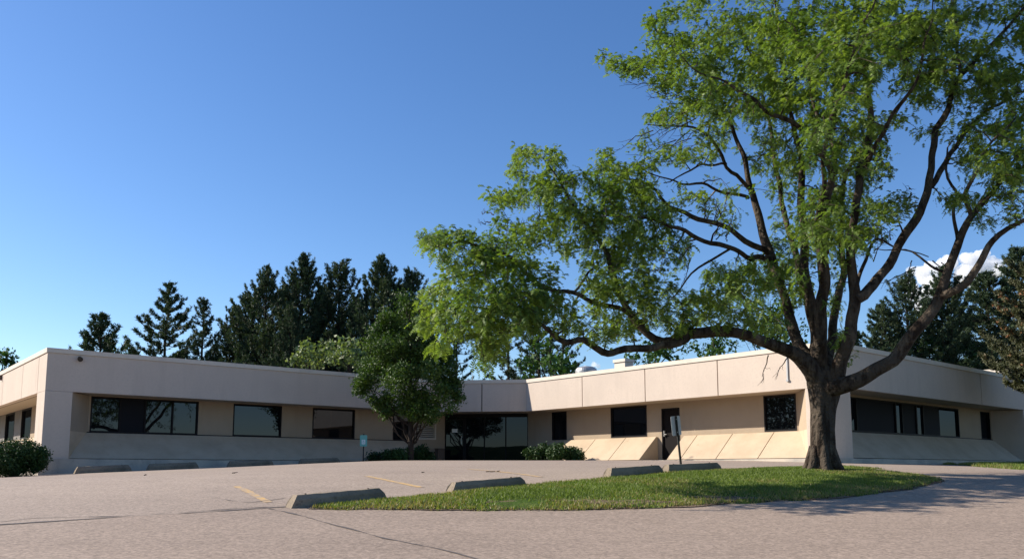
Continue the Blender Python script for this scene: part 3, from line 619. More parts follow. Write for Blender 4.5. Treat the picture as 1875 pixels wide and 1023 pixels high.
# trunk with flared foot
add_limb([(1508, 872, Yt, .40), (1508, 862, Yt, .355), (1508, 852, Yt, .305), (1507.5, 838, Yt, .282), (1507, 815, Yt, .272), (1507, 780, Yt, .276), (1508, 745, Yt, .29), (1510, 715, Yt, .33), (1508, 692, Yt, .33), (1506, 672, Yt+.05, .24)], 40, .14, .06, .0, 1)
for a in np.linspace(0, 6.283, 8)[:-1]:
    c = at(1508, 861, Yt); dx, dy = math.cos(a), math.sin(a); c[2] = 0
    zb = float(h(c[0], c[1]))
    W1.tube(np.array([[c[0]+dx*.18, c[1]+dy*.18, zb+.55], [c[0]+dx*.23, c[1]+dy*.23, zb+.32], [c[0]+dx*.29, c[1]+dy*.29, zb+.15], [c[0]+dx*.42, c[1]+dy*.42, zb+.01]])-LO, [.08, .10, .095, .05], 9)
L_ = [
 # A: the big low limb to the left, forking twice
 [(1503, 705, 17, .24), (1476, 672, 16.9, .20), (1448, 648, 16.8, .175), (1410, 630, 16.6, .155), (1365, 613, 16.4, .15), (1315, 604, 16.2, .145), (1265, 612, 16.0, .14), (1228, 621, 15.9, .12), (1197, 617, 15.9, .105), (1173, 600, 15.9, .10), (1150, 572, 16, .09), (1136, 545, 16.1, .08), (1126, 510, 16.2, .07), (1110, 472, 16.3, .06), (1092, 437, 16.4, .045), (1070, 405, 16.5, .035), (1045, 370, 16.6, .028), (1018, 325, 16.7, .02), (995, 290, 16.8, .012)],
 [(1262, 613, 16.0, .10), (1231, 629, 15.8, .10), (1190, 642, 15.5, .095), (1139, 647, 15.3, .085), (1101, 643, 15.2, .08), (1071, 631, 15.1, .072), (1036, 626, 15.0, .065), (1010, 614, 14.9, .055), (990, 596, 14.8, .045), (955, 575, 14.8, .035), (915, 562, 14.8, .028), (870, 560, 14.8, .02), (825, 565, 14.9, .012)],
 [(1150, 574, 16, .06), (1120, 566, 15.7, .06), (1085, 548, 15.6, .055), (1051, 536, 15.5, .052), (1024, 536, 15.4, .05), (1004, 526, 15.4, .047), (969, 507, 15.3, .042), (934, 482, 15.3, .036), (905, 458, 15.3, .03), (870, 448, 15.3, .022), (828, 443, 15.4, .016), (775, 446, 15.5, .008)],
 [(1006, 527, 15.4, .03), (965, 532, 15.1, .026), (930, 550, 15, .02), (895, 585, 14.9, .015), (880, 620, 14.9, .01)],
 [(1050, 536, 15.5, .03), (1075, 515, 15.6, .025), (1085, 492, 15.7, .015)],
 # B: inner left stem
 [(1498, 690, 17, .2), (1478, 655, 17.2, .16), (1462, 630, 17.4, .14), (1450, 597, 17.6, .13), (1436, 540, 17.9, .125), (1420, 495, 18.1, .12), (1406, 450, 18.3, .11), (1396, 415, 18.4, .1), (1382, 380, 18.5, .09), (1370, 342, 18.6, .08), (1362, 300, 18.7, .065), (1350, 262, 18.8, .055), (1336, 222, 18.9, .045), (1318, 185, 19, .035), (1300, 140, 19, .022), (1290, 100, 19, .012)],
 [(1412, 476, 18.1, .07), (1382, 472, 17.6, .065), (1354, 460, 17.2, .06), (1317, 449, 16.8, .056), (1279, 435, 16.4, .05), (1238, 415, 16.1, .042), (1200, 402, 15.8, .033), (1160, 398, 15.6, .024), (1110, 395, 15.5, .014)],
 [(1405, 462, 18.2, .08), (1375, 446, 18.1, .075), (1351, 432, 18.0, .07), (1306, 411, 17.9, .062), (1265, 395, 17.8, .055), (1224, 374, 17.8, .045), (1200, 350, 17.8, .035), (1165, 330, 17.8, .025), (1120, 318, 17.8, .014)],
 [(1345, 455, 17.1, .03), (1310, 472, 16.9, .028), (1275, 492, 16.8, .024), (1245, 520, 16.7, .018), (1222, 560, 16.6, .01)],
 [(1370, 362, 18.6, .045), (1334, 352, 18.2, .04), (1300, 342, 17.9, .035), (1262, 340, 17.6, .028), (1220, 325, 17.4, .02), (1180, 312, 17.3, .012)],
 [(1371, 345, 18.6, .055), (1355, 325, 18.4, .05), (1334, 304, 18.2, .045), (1313, 262, 18, .04), (1296, 243, 17.9, .035), (1265, 234, 17.8, .028), (1225, 232, 17.7, .02), (1185, 228, 17.6, .012)],
 [(1330, 300, 18.2, .03), (1290, 304, 17.9, .027), (1250, 318, 17.6, .02), (1215, 335, 17.5, .012)],
 # C: twin central stems
 [(1505, 690, 17, .19), (1498, 655, 17.1, .15), (1494, 610, 17.3, .125), (1487, 560, 17.4, .12), (1480, 500, 17.5, .11), (1474, 440, 17.5, .10), (1468, 380, 17.6, .09), (1471, 320, 17.6, .08), (1462, 270, 17.6, .065), (1450, 215, 17.6, .05), (1437, 150, 17.6, .035), (1425, 70, 17.6, .025), (1410, -40, 17.6, .015), (1400, -130, 17.6, .01)],
 [(1512, 690, 17, .2), (1508, 650, 16.8, .15), (1507, 600, 16.6, .14), (1508, 545, 16.5, .13), (1504, 480, 16.4, .12), (1500, 430, 16.3, .11), (1505, 380, 16.2, .10), (1520, 340, 16.1, .09), (1534, 340, 16.1, .01)],
 [(1503, 420, 16.3, .1), (1512, 370, 16.2, .09), (1522, 330, 16.1, .085), (1514, 295, 16.0, .08), (1497, 262, 15.9, .07), (1480, 240, 15.8, .062), (1455, 226, 15.7, .055), (1416, 207, 15.5, .045), (1378, 180, 15.3, .038), (1345, 160, 15.2, .03), (1300, 135, 15.1, .02), (1250, 105, 15, .012)],
 [(1490, 252, 15.9, .05), (1490, 215, 15.9, .04), (1478, 165, 15.9, .03), (1470, 100, 15.9, .02), (1440, 40, 15.9, .012)],
 [(1524, 330, 16.2, .07), (1528, 280, 16.5, .06), (1520, 225, 16.8, .05), (1530, 170, 17, .04), (1545, 110, 17.2, .03), (1540, 30, 17.3, .02), (1545, -80, 17.3, .012)],
 # D: right stem, forking to E
 [(1522, 700, 16.9, .22), (1538, 668, 16.7, .17), (1548, 630, 16.5, .145), (1559, 590, 16.4, .14), (1568, 545, 16.3, .13), (1563, 500, 16.3, .10), (1559, 455, 16.3, .10), (1562, 400, 16.4, .09), (1572, 340, 16.5, .085), (1585, 280, 16.6, .08), (1590, 220, 16.7, .07), (1585, 160, 16.7, .06), (1580, 90, 16.8, .045), (1592, 20, 16.8, .03), (1600, -80, 16.8, .02), (1610, -180, 16.8, .01)],
 [(1567, 548, 16.3, .12), (1585, 528, 16.4, .115), (1610, 512, 16.5, .11), (1632, 485, 16.6, .105), (1647, 448, 16.7, .1), (1668, 410, 16.8, .098), (1692, 380, 16.9, .092), (1705, 345, 17, .088), (1703, 300, 17.1, .08), (1711, 255, 17.2, .075), (1733, 205, 17.3, .07), (1752, 152, 17.4, .062), (1783, 112, 17.5, .052), (1831, 65, 17.6, .042), (1880, 15, 17.7, .03), (1930, -40, 17.8, .02)],
 [(1754, 150, 17.4, .05), (1757, 110, 17.5, .04), (1752, 50, 17.6, .03), (1740, -20, 17.7, .02), (1730, -110, 17.7, .01)],
 [(1705, 342, 17, .07), (1725, 308, 17.2, .065), (1745, 278, 17.4, .06), (1763, 252, 17.5, .055), (1797, 219, 17.7, .045), (1835, 187, 17.9, .035), (1885, 160, 18, .025), (1940, 130, 18, .015)],
 [(1568, 540, 16.3, .05), (1585, 490, 16.7, .042), (1590, 460, 16.9, .035), (1610, 440, 17.1, .028), (1650, 455, 17.3, .018), (1700, 470, 17.4, .012)],
 # F: long limb sweeping up to the right
 [(1515, 712, 16.9, .22), (1545, 706, 16.6, .17), (1584, 690, 16.4, .155), (1619, 670, 16.2, .145), (1645, 646, 16.1, .14), (1677, 610, 15.9, .13), (1708, 569, 15.8, .12), (1724, 540, 15.7, .11), (1736, 501, 15.7, .09), (1750, 465, 15.6, .085), (1764, 425, 15.6, .078), (1778, 394, 15.6, .07), (1796, 370, 15.6, .06), (1822, 340, 15.6, .045), (1855, 300, 15.5, .03), (1895, 260, 15.5, .018)],
 [(1724, 542, 15.7, .09), (1745, 530, 15.5, .085), (1765, 516, 15.4, .08), (1785, 485, 15.3, .075), (1803, 458, 15.2, .07), (1820, 437, 15.2, .062), (1845, 415, 15.1, .052), (1880, 395, 15, .04), (1930, 370, 14.9, .025), (1980, 330, 14.8, .012)],
 [(1750, 465, 15.6, .045), (1752, 410, 15.9, .04), (1745, 360, 16.1, .034), (1738, 310, 16.3, .028), (1735, 270, 16.5, .018)],
 [(1778, 394, 15.6, .05), (1770, 350, 15.4, .045), (1785, 310, 15.2, .04), (1800, 285, 15.1, .03), (1830, 250, 15, .02), (1860, 215, 15, .012)],
 [(1735, 500, 15.7, .03), (1700, 478, 15.9, .024), (1670, 462, 16.1, .02), (1640, 455, 16.2, .014), (1600, 455, 16.3, .008)],
 # G: stems going away from the camera
 [(1512, 690, 17.1, .15), (1520, 640, 17.8, .12), (1532, 570, 18.5, .1), (1545, 480, 19.2, .085), (1540, 400, 19.8, .07), (1548, 320, 20.2, .055), (1600, 250, 20.6, .04), (1660, 180, 20.8, .025), (1700, 110, 20.8, .012)],
 [(1500, 680, 17.2, .13), (1485, 600, 18.0, .1), (1465, 500, 18.9, .085), (1440, 400, 19.7, .07), (1420, 300, 20.2, .055), (1400, 200, 20.5, .04), (1380, 110, 20.6, .025), (1350, 30, 20.6, .012)],
 # H: stems leaning towards the camera, high up
 [(1506, 470, 16.4, .07), (1500, 400, 15.6, .06), (1510, 310, 14.9, .05), (1530, 210, 14.4, .04), (1560, 110, 14.1, .03), (1600, 0, 14, .018), (1620, -90, 14, .01)],
 [(1570, 330, 16.5, .06), (1600, 270, 16.1, .05), (1640, 205, 15.7, .04), (1680, 140, 15.4, .03), (1700, 60, 15.2, .02), (1710, -60, 15.2, .01)],
]
for i, l in enumerate(L_):
    big = l[0][3] > .12
    add_limb(l, 16 if big else 8, .07 if big else 0, .14, .035 if big else .05, 10+i)
# foliage clumps: (px, py, rx, ry, density)
CLP = [(785,443,32,11,1),(830,438,45,15,1),(878,450,45,20,1),(925,462,50,22,1),(850,488,55,22,1),(915,505,55,25,1),(825,530,50,18,1),(795,572,38,16,.9),(870,555,55,24,1),(945,545,50,24,1),(810,600,40,14,.8),(860,592,45,20,.9),(905,612,34,26,1),(893,655,20,24,1),(925,580,45,25,1),(968,590,34,22,1),(800,648,16,14,.5),(1000,555,38,20,.8),(985,500,35,18,.9),(945,430,26,12,.6),(925,408,16,8,.6),
(905,358,16,8,.8),(935,362,34,14,1),(975,352,36,15,1),(965,275,22,14,1),(1000,290,30,16,.8),(955,310,20,18,.9),(1005,325,30,18,1),(1030,360,40,22,1),(1060,400,45,28,1),(1010,398,34,20,.9),(985,428,36,20,1),(1065,325,30,18,1),(1108,322,36,22,1),(1105,370,45,28,1),(1150,352,40,28,1.1),(1160,312,36,20,1),(1108,285,14,16,.8),(1178,395,45,28,1),(1115,425,45,24,1),(1060,455,36,20,.9),(1108,475,36,26,1),(1165,445,40,24,1),(1155,500,38,28,1.1),(1115,530,34,24,1),(1165,550,36,26,1),(1070,572,34,18,.9),(1035,598,30,12,.7),(1080,612,34,13,.8),(1130,615,36,16,.8),(1195,575,34,20,.9),(1232,594,38,14,.9),(1215,525,28,20,.8),(1285,560,42,28,1.1),(1318,528,40,28,1.1),(1345,568,40,20,1),(1290,592,48,10,.8),(1372,528,40,28,1.1),(1402,495,34,28,1.1),(1440,480,34,32,1.1),(1230,480,26,18,.5),(1400,588,18,16,.7),(1432,605,14,22,.7),(1455,548,20,26,.8),(1375,594,20,8,.6),(1262,352,26,14,.6),(1300,372,26,12,.5),(1215,440,30,18,.7),(1250,448,20,12,.5),(1340,400,20,10,.5),(1180,345,30,16,.8),(1230,385,26,14,.7),(1310,500,24,14,.6),(1360,490,22,14,.6),(1075,520,26,14,.6),(1140,590,30,14,.8),(1100,545,24,14,.7),(1000,540,30,14,.8),(1340,345,20,10,.5),(1415,340,16,16,.5),
(1112,110,18,12,1),(1148,122,34,14,1),(1185,112,34,18,1),(1205,45,24,18,1),(1215,82,34,20,1),(1245,18,34,16,1),(1218,142,38,18,1),(1270,95,48,36,1),(1252,172,40,18,.9),(1238,212,30,16,.8),(1195,214,18,10,.7),(1290,185,45,28,1),(1330,55,52,40,1.1),(1390,75,52,45,1.1),(1330,130,52,38,1.1),(1390,155,50,40,1.1),(1295,235,34,18,.8),(1350,198,45,30,1),(1440,60,52,42,1.1),(1450,130,52,42,1.1),(1500,50,52,42,1.1),(1510,120,52,42,1.1),(1430,190,42,30,1.1),(1482,200,46,34,1.1),(1280,280,34,16,.8),(1215,285,36,16,.9),(1170,268,16,10,.5),(1330,262,20,16,.5),(1408,245,34,22,.9),(1392,295,18,24,.7),(1440,290,34,28,.9),(1500,270,42,40,1),(1550,210,42,42,1.1),(1560,130,46,50,1.1),(1570,55,52,42,1.1),(1625,35,50,32,1),(1608,105,42,32,1),(1570,282,42,36,1.1),(1600,250,30,26,1),(1615,300,22,16,.8),(1560,330,42,22,1),(1645,212,26,12,.8),(1660,70,45,36,1),(1690,105,45,28,1),(1710,50,50,34,1),(1748,95,45,32,1),(1700,148,40,18,.9),(1760,25,45,22,1),(1800,130,38,26,1),(1762,182,38,22,.9),(1825,172,38,26,1),(1680,178,26,10,.6),(1715,238,18,12,.5),(1795,240,38,22,1),(1845,232,32,24,1),(1855,120,22,22,.8),(1815,288,36,20,1),(1862,300,24,28,1),(1842,345,32,20,.9),(1778,368,28,16,.8),(1738,368,20,14,.6),(1800,400,20,12,.6),(1855,395,18,14,.6),(1830,20,34,16,.7),(1810,75,30,20,.8),(1860,60,22,26,.8),(1845,150,30,24,.9),(1735,130,36,24,.8),(1770,290,26,14,.7),(1700,190,26,12,.7),(1660,150,36,22,.8),(1870,200,22,30,.9),(1870,260,18,24,.8),(1825,320,28,16,.8),
(1500,388,38,36,1.1),(1532,418,42,36,1.2),(1482,440,36,32,1.1),(1550,368,42,22,1.1),(1592,400,38,26,1),(1572,438,32,20,1),(1622,378,32,20,.9),(1450,340,22,22,.7),(1430,398,22,14,.7),(1422,440,18,14,.7),(1466,520,24,24,.9),(1532,480,22,18,.7),(1530,540,10,32,.8),(1533,610,10,30,.8),(1600,432,20,10,.6),(1660,372,24,12,.6),(1560,660,8,14,.3),(1680,245,8,6,.4),
(1400,-50,90,45,1),(1550,-60,90,50,1),(1700,-50,90,45,1),(1480,-140,100,50,1),(1640,-140,100,50,1),(1560,-210,80,35,1),(1820,-40,60,30,.9),(1930,60,55,55,1),(1950,180,55,55,1),(1940,290,50,45,1),(1935,380,45,25,.9),(2020,150,50,60,.9),(2010,280,50,50,.9),(1300,-25,45,25,1),(1880,-30,60,40,.9)]
allnodes = np.concatenate(nodes); tgt = []
pxs = CXP+FPX*allnodes[:, 0]/allnodes[:, 1]*.9926   # rough picture x of every limb node
def proj(P):
    d = P-np.array([0, 0, EYE]); c, s = math.cos(PITCH), math.sin(PITCH); zc = d[:, 1]*c+d[:, 2]*s; yc = d[:, 1]*s-d[:, 2]*c
    return np.stack([CXP+FPX*d[:, 0]/zc, CYP+FPX*yc/zc], -1)
pn = proj(allnodes[:, :3])
for (cx_, cy_, rx, ry, dn) in CLP:
    n = int(rx*ry*dn*(.0235 if cx_ < 1120 else .0270))+3; r = np.sqrt(rng.random(n)); a = rng.random(n)*6.283
    X = cx_+rx*1.08*r*np.cos(a); Yp = cy_+ry*1.12*r*np.sin(a)
    dd = np.hypot(pn[:, 0]-cx_, pn[:, 1]-cy_); near = np.argsort(dd)[:12]; dep = allnodes[near, 1].mean()
    core = np.clip(1-abs(cx_-1530)/520, .15, 1)
    Y = dep+rng.normal(0, .45+1.35*core, n)+.25*core
    for x_, y_, Y_ in zip(X, Yp, Y): tgt.append(at(x_, y_, Y_))
tgt = np.array(tgt)
# connect every target to the nearest wood already grown, nearest targets first
NP = np.zeros((len(allnodes)+len(tgt)*5, 3)); NR = np.zeros(len(NP)); cnt = len(allnodes); NP[:cnt] = allnodes[:, :3]; NR[:cnt] = allnodes[:, 3]
dmin = np.array([np.min(((NP[:cnt]-t)**2).sum(1)) for t in tgt]); order = np.argsort(dmin); trunkz = float(h(6.4, 17))+2.1
pts_tip = []; dirs_tip = []
for i in order:
    t = tgt[i]; d = NP[:cnt]-t
    pen = (d**2).sum(1) + np.where(NR[:cnt] > .13, 1.5, 0) + np.where(NP[:cnt, 2] < trunkz, 9, 0)
    j = int(np.argmin(pen)); a = NP[j]; L = math.sqrt(((a-t)**2).sum())
    if L < .05: continue
    P = seg_branch(a, t, rng.normal(.05, .06), 5 if L > .5 else 4, .05); r0 = min(NR[j]*.7, .009+.016*L+.004); rad = np.linspace(r0, .006, len(P))
    W1.tube(P-LO, rad, 4)
    q = P[1:]; NP[cnt:cnt+len(q)] = q; NR[cnt:cnt+len(q)] = rad[1:]; cnt += len(q)
    pts_tip.append(P); 
# bare twig sprays
def bare_spray(px, py, Y, dx, dy, n, ln):
    o = at(px, py, Y)
    o0 = o
    for k in range(n):
        o = o0+rng.normal(0, 1, 3)*np.array([.34, .3, .22])*ln; d = np.array([dx+rng.normal(0, .22), rng.normal(0, .4), dy+rng.normal(0, .22)]); d /= np.linalg.norm(d); L = ln*(.5+.6*rng.random())
        P = np.array([o+d*L*s+np.array([0, 0, -.22*L*s*s])+rng.normal(0, .035, 3)*s for s in np.linspace(0, 1, 8)]); W1.tube(P-LO, np.linspace(.013, .003, 8), 4)
        for m in (3, 4, 5, 6):
            e = d+rng.normal(0, .5, 3); e /= np.linalg.norm(e); P2 = np.array([P[m]+e*L*.35*s for s in np.linspace(0, 1, 4)])+rng.normal(0, .01, (4, 3)); W1.tube(P2-LO, np.linspace(.006, .0025, 4), 3)
for a in [(1240, 185, 17.5, -1, .0, 6, 1.1), (1255, 232, 17.5, -1, -.35, 8, 1.2), (1300, 405, 17, .1, .6, 5, .5), (1310, 430, 17, .1, .5, 5, .5), (1440, 640, 16.6, -.6, -.5, 3, .6), (1650, 110, 16, -.5, .3, 3, .8), (1600, 455, 16.6, .3, .4, 4, .6), (1690, 475, 16, .5, -.3, 4, .7), (1640, 330, 16.6, -.8, -.2, 4, .7), (960, 405, 15.4, .1, 1, 2, .45), (925, 400, 15.4, -.7, .3, 2, .45), (1400, 290, 17.8, .2, .5, 5, .7), (1260, 470, 16.8, -.4, -.8, 4, .5), (1850, 330, 15.4, .5, -.3, 4, .8)]: bare_spray(*a)
W1.build('trunk', M['bark'], LT)
# pinnate leaves hanging along the fine twigs
def pinnate(base, dirn, L, K=6, ll=.038, lw=.018):
    n = len(base); dirn = dirn/np.linalg.norm(dirn, axis=1)[:, None]; up = np.array([0, 0, 1.])+rng.normal(0, .35, (n, 3)); side = np.cross(dirn, up); side /= np.linalg.norm(side, axis=1)[:, None]+1e-9
    nn = np.cross(side, dirn); V = []; 
    for k in range(K):
        t = (k+.6)/K; c = base+dirn*(L*t)[:, None]; c[:, 2] -= L*.45*t*t; tan = dirn.copy(); tan[:, 2] -= .9*t; tan /= np.linalg.norm(tan, axis=1)[:, None]
        for s in (-1, 1):
            f = ll*(1-.45*abs(t-.45)*1.6)*(.85+.3*rng.random(n)); ti = c+side*(s*f)[:, None]+tan*(f*.35)[:, None]+nn*(rng.normal(-.1, .25, n)*f)[:, None]
            V.append(np.stack([c-tan*lw*.55, c+tan*lw*.75, ti+tan*lw*.25, ti-tan*lw*.35], 1))
    return np.stack(V, 1)      # n, 2K, 4, 3
bs, ds = [], []
for P in pts_tip:
    m = 13
    t = .25+.8*rng.random(m); t = np.minimum(t, 1); idx = t*(len(P)-1); i0 = np.minimum(idx.astype(int), len(P)-2); fr = (idx-i0)[:, None]
    b = P[i0]*(1-fr)+P[i0+1]*fr+rng.normal(0, .07, (m, 3)); d = rng.normal(0, 1, (m, 3)); d[:, 2] = d[:, 2]*.35-.12; d += (P[-1]-P[0])/(np.linalg.norm(P[-1]-P[0])+.01)*.8
    bs.append(b); ds.append(d)
bs = np.concatenate(bs); ds = np.concatenate(ds); nl = len(bs); print('locust leaves', nl, 'twigs', len(pts_tip))
lv_ = pinnate(bs, ds, .10+.06*rng.random(nl)); V = lv_.reshape(-1, 3)-LO; i = np.arange(len(V)//4)*4
tn = np.clip(.5*rng.random(nl)+.6*vnoise(bs, 1.1, 3)-.05, 0, 1)
np_obj('crown', V, np.stack([i, i+1, i+2, i+3], -1), M['locust'], LT, tint=np.repeat(tn, lv_.shape[1]*4))

# ------------------------------------------------------------------ broadleaf trees and shrubs built from clumps
def leaf_cloud(cl, n_per, size, fill=.45, droop=0.):
    """cl: list of (x,y,z,rx,ry,rz); leaves gather towards each clump's skin"""
    V = []; T = []
    for c in cl:
        c = np.array(c, float); n = int(n_per*(c[3]*c[4]*c[5])**(2/3.)); d = rng.normal(0, 1, (n, 3)); d /= np.linalg.norm(d, axis=1)[:, None]
        r = (1-(1-fill)*rng.random(n)**1.3)*(1+.38*(vnoise(d*1.0+c[:3], 2.6, 2)-.5)*2+.10*rng.normal(0, 1, n)); p = c[:3]+d*r[:, None]*c[3:]
        a = rng.normal(0, 1, (n, 3)); a /= np.linalg.norm(a, axis=1)[:, None]; nn = d*.8+rng.normal(0, .7, (n, 3)); b = np.cross(nn, a); b /= np.linalg.norm(b, axis=1)[:, None]+1e-9; a = np.cross(b, nn); a /= np.linalg.norm(a, axis=1)[:, None]+1e-9
        a[:, 2] -= droop; s = (size*(.6+.8*rng.random(n)))[:, None]
        V.append(np.stack([p-a*s*.5, p+b*s*.28, p+a*s*.5, p-b*s*.28], 1)); T.append(np.clip(.25+.5*rng.random(n)+.5*(vnoise(p, 1.4, 5)-.5), 0, 1))
    V = np.concatenate(V).reshape(-1, 3); T = np.repeat(np.concatenate(T), 4); i = np.arange(len(V)//4)*4
    return V, np.stack([i, i+1, i+2, i+3], -1), T
def px_clumps(lst, Y, thick=1.0, jy=.4, sub=5):
    out = []
    for (a, b, rx, ry) in lst:
        y0 = Y+rng.normal(0, jy); c = at(a, b, y0); s = Y/FPX; rx_, ry_ = rx*s, ry*s
        for k in range(sub):
            d = rng.normal(0, 1, 3); d /= np.linalg.norm(d); o = d*np.array([rx_, rx_*thick, ry_])*(.45+.42*rng.random()); f = .32+.38*rng.random(); m = min(rx_, ry_)*f+.12
            out.append((*(c+o), m*1.15, m*1.15, m))
    return out
def broad_tree(name, base, clumps, material, n_per, size, label, cat='tree', group=None, trunk_r=.12, bark='bark2', fill=.45, skip=0, name_c='crown', limbs=2):
    t = empty(name, tuple(base), label=label, cat=cat, group=group); o = np.array(base)
    V, F_, T = leaf_cloud(clumps, n_per, size, fill); np_obj(name_c, V-o, F_, M[material], t, tint=T)
    W = Wood(); ctr = np.mean([c[:3] for c in clumps], 0); top = max(c[2] for c in clumps); lowest = min(c[2]-c[5] for c in clumps)
    n = 10; q = np.linspace(0, 1, n); P = np.stack([o[0]+(ctr[0]-o[0])*q**1.5, o[1]+(ctr[1]-o[1])*q**1.5, o[2]-.15+(top-o[2]+.15)*q], -1); P[1:, :2] += rng.normal(0, trunk_r*.15, (n-1, 2))
    W.tube(P-o, trunk_r*(1.25-1.15*q), 10, .05)
    for c in clumps[skip::limbs]:
        f = np.clip((c[2]-lowest)/(top-lowest+.01)*.8, .05, .9); z = max(f, .2); k = min(n-2, int(z*(n-1))); a = P[k]
        if c[2] < a[2]-.2: a = P[max(1, int((c[2]-o[2])*.8/(top-o[2])*(n-1)))]
        s = seg_branch(a, np.array(c[:3]), .06, 6, .04); W.tube(s-o, np.linspace(trunk_r*.35, .012, 6), 5)
    W.build('trunk', M[bark], t)
    return t
# the dense rounded tree before the left wing
pc = px_clumps([(742, 562, 26, 22), (715, 590, 22, 20), (738, 598, 42, 28), (700, 615, 22, 20), (780, 605, 30, 26), (715, 640, 46, 28), (768, 640, 46, 30), (700, 680, 46, 26), (755, 690, 60, 32), (808, 680, 34, 30), (668, 697, 20, 16), (735, 728, 55, 26), (795, 725, 40, 26), (765, 752, 46, 16), (697, 730, 26, 14), (828, 705, 16, 18), (812, 640, 18, 22), (745, 650, 45, 40), (720, 752, 34, 14), (800, 748, 34, 16), (700, 742, 30, 12), (765, 762, 40, 12), (835, 725, 14, 14), (660, 710, 14, 12)], 33.2, .85, .4, 7)
b = at(752, 842, 33.2)[:2]; broad_tree('broadleaf_tree', (b[0], b[1], wz(b)), pc, 'pear', 1500, .10, 'dense dark green rounded tree standing right in front of the left wing beside the louver', trunk_r=.105, fill=.35, limbs=5)
# shrubs
def shrub(name, pts, Y, mt, n_per, size, label, cat='shrub', sub=6, group=None, hk=1.):
    cl = px_clumps(pts, Y, 1.0, .2, sub); c = np.mean([q[:2] for q in cl], 0); z = wz(c)
    return broad_tree(name, (c[0], c[1], z), cl, mt, n_per, size, label, cat, group, .03, name_c='foliage')
shrub('yew_shrub', [(690, 838, 14, 7), (712, 834, 18, 9), (738, 833, 16, 9)], 33.4, 'yew', 4200, .09, 'low dark yew shrub at the foot of the dense tree, on its left side', group='dark yew shrubs at the entrance')
shrub('yew_shrub', [(772, 830, 14, 9), (762, 838, 14, 8), (784, 838, 8, 7)], 34.6, 'yew', 4200, .09, 'low dark yew shrub between the dense tree trunk and the brown box', group='dark yew shrubs at the entrance')
shrub('yew_shrub', [(972, 830, 14, 9), (990, 827, 16, 12), (1005, 834, 14, 9)], 36.2, 'yew', 4200, .10, 'dark yew shrub right of the entrance glass, left half of the pair', group='dark yew shrubs at the entrance')
shrub('yew_shrub', [(1024, 829, 16, 13), (1045, 827, 16, 13), (1056, 836, 10, 8)], 35.4, 'yew', 4200, .10, 'spiky dark yew shrub against the sunlit sloped wall, right half of the pair', group='dark yew shrubs at the entrance')
c0 = at(28, 842, 26.6); zz = wz(c0[:2])
cl = []
for k in range(120):
    d = rng.normal(0, 1, 3); d /= np.linalg.norm(d); f = .75 if k < 90 else .4
    cl.append((c0[0]+d[0]*.98*f, c0[1]+d[1]*.98*f, max(zz+.18, zz+.56+d[2]*.66*f), .27, .27, .24))
broad_tree('round_shrub', (c0[0], c0[1], zz), cl, 'yew', 4200, .06, 'big clipped round dark green shrub at the left corner of the building', 'shrub', trunk_r=.05, name_c='foliage')

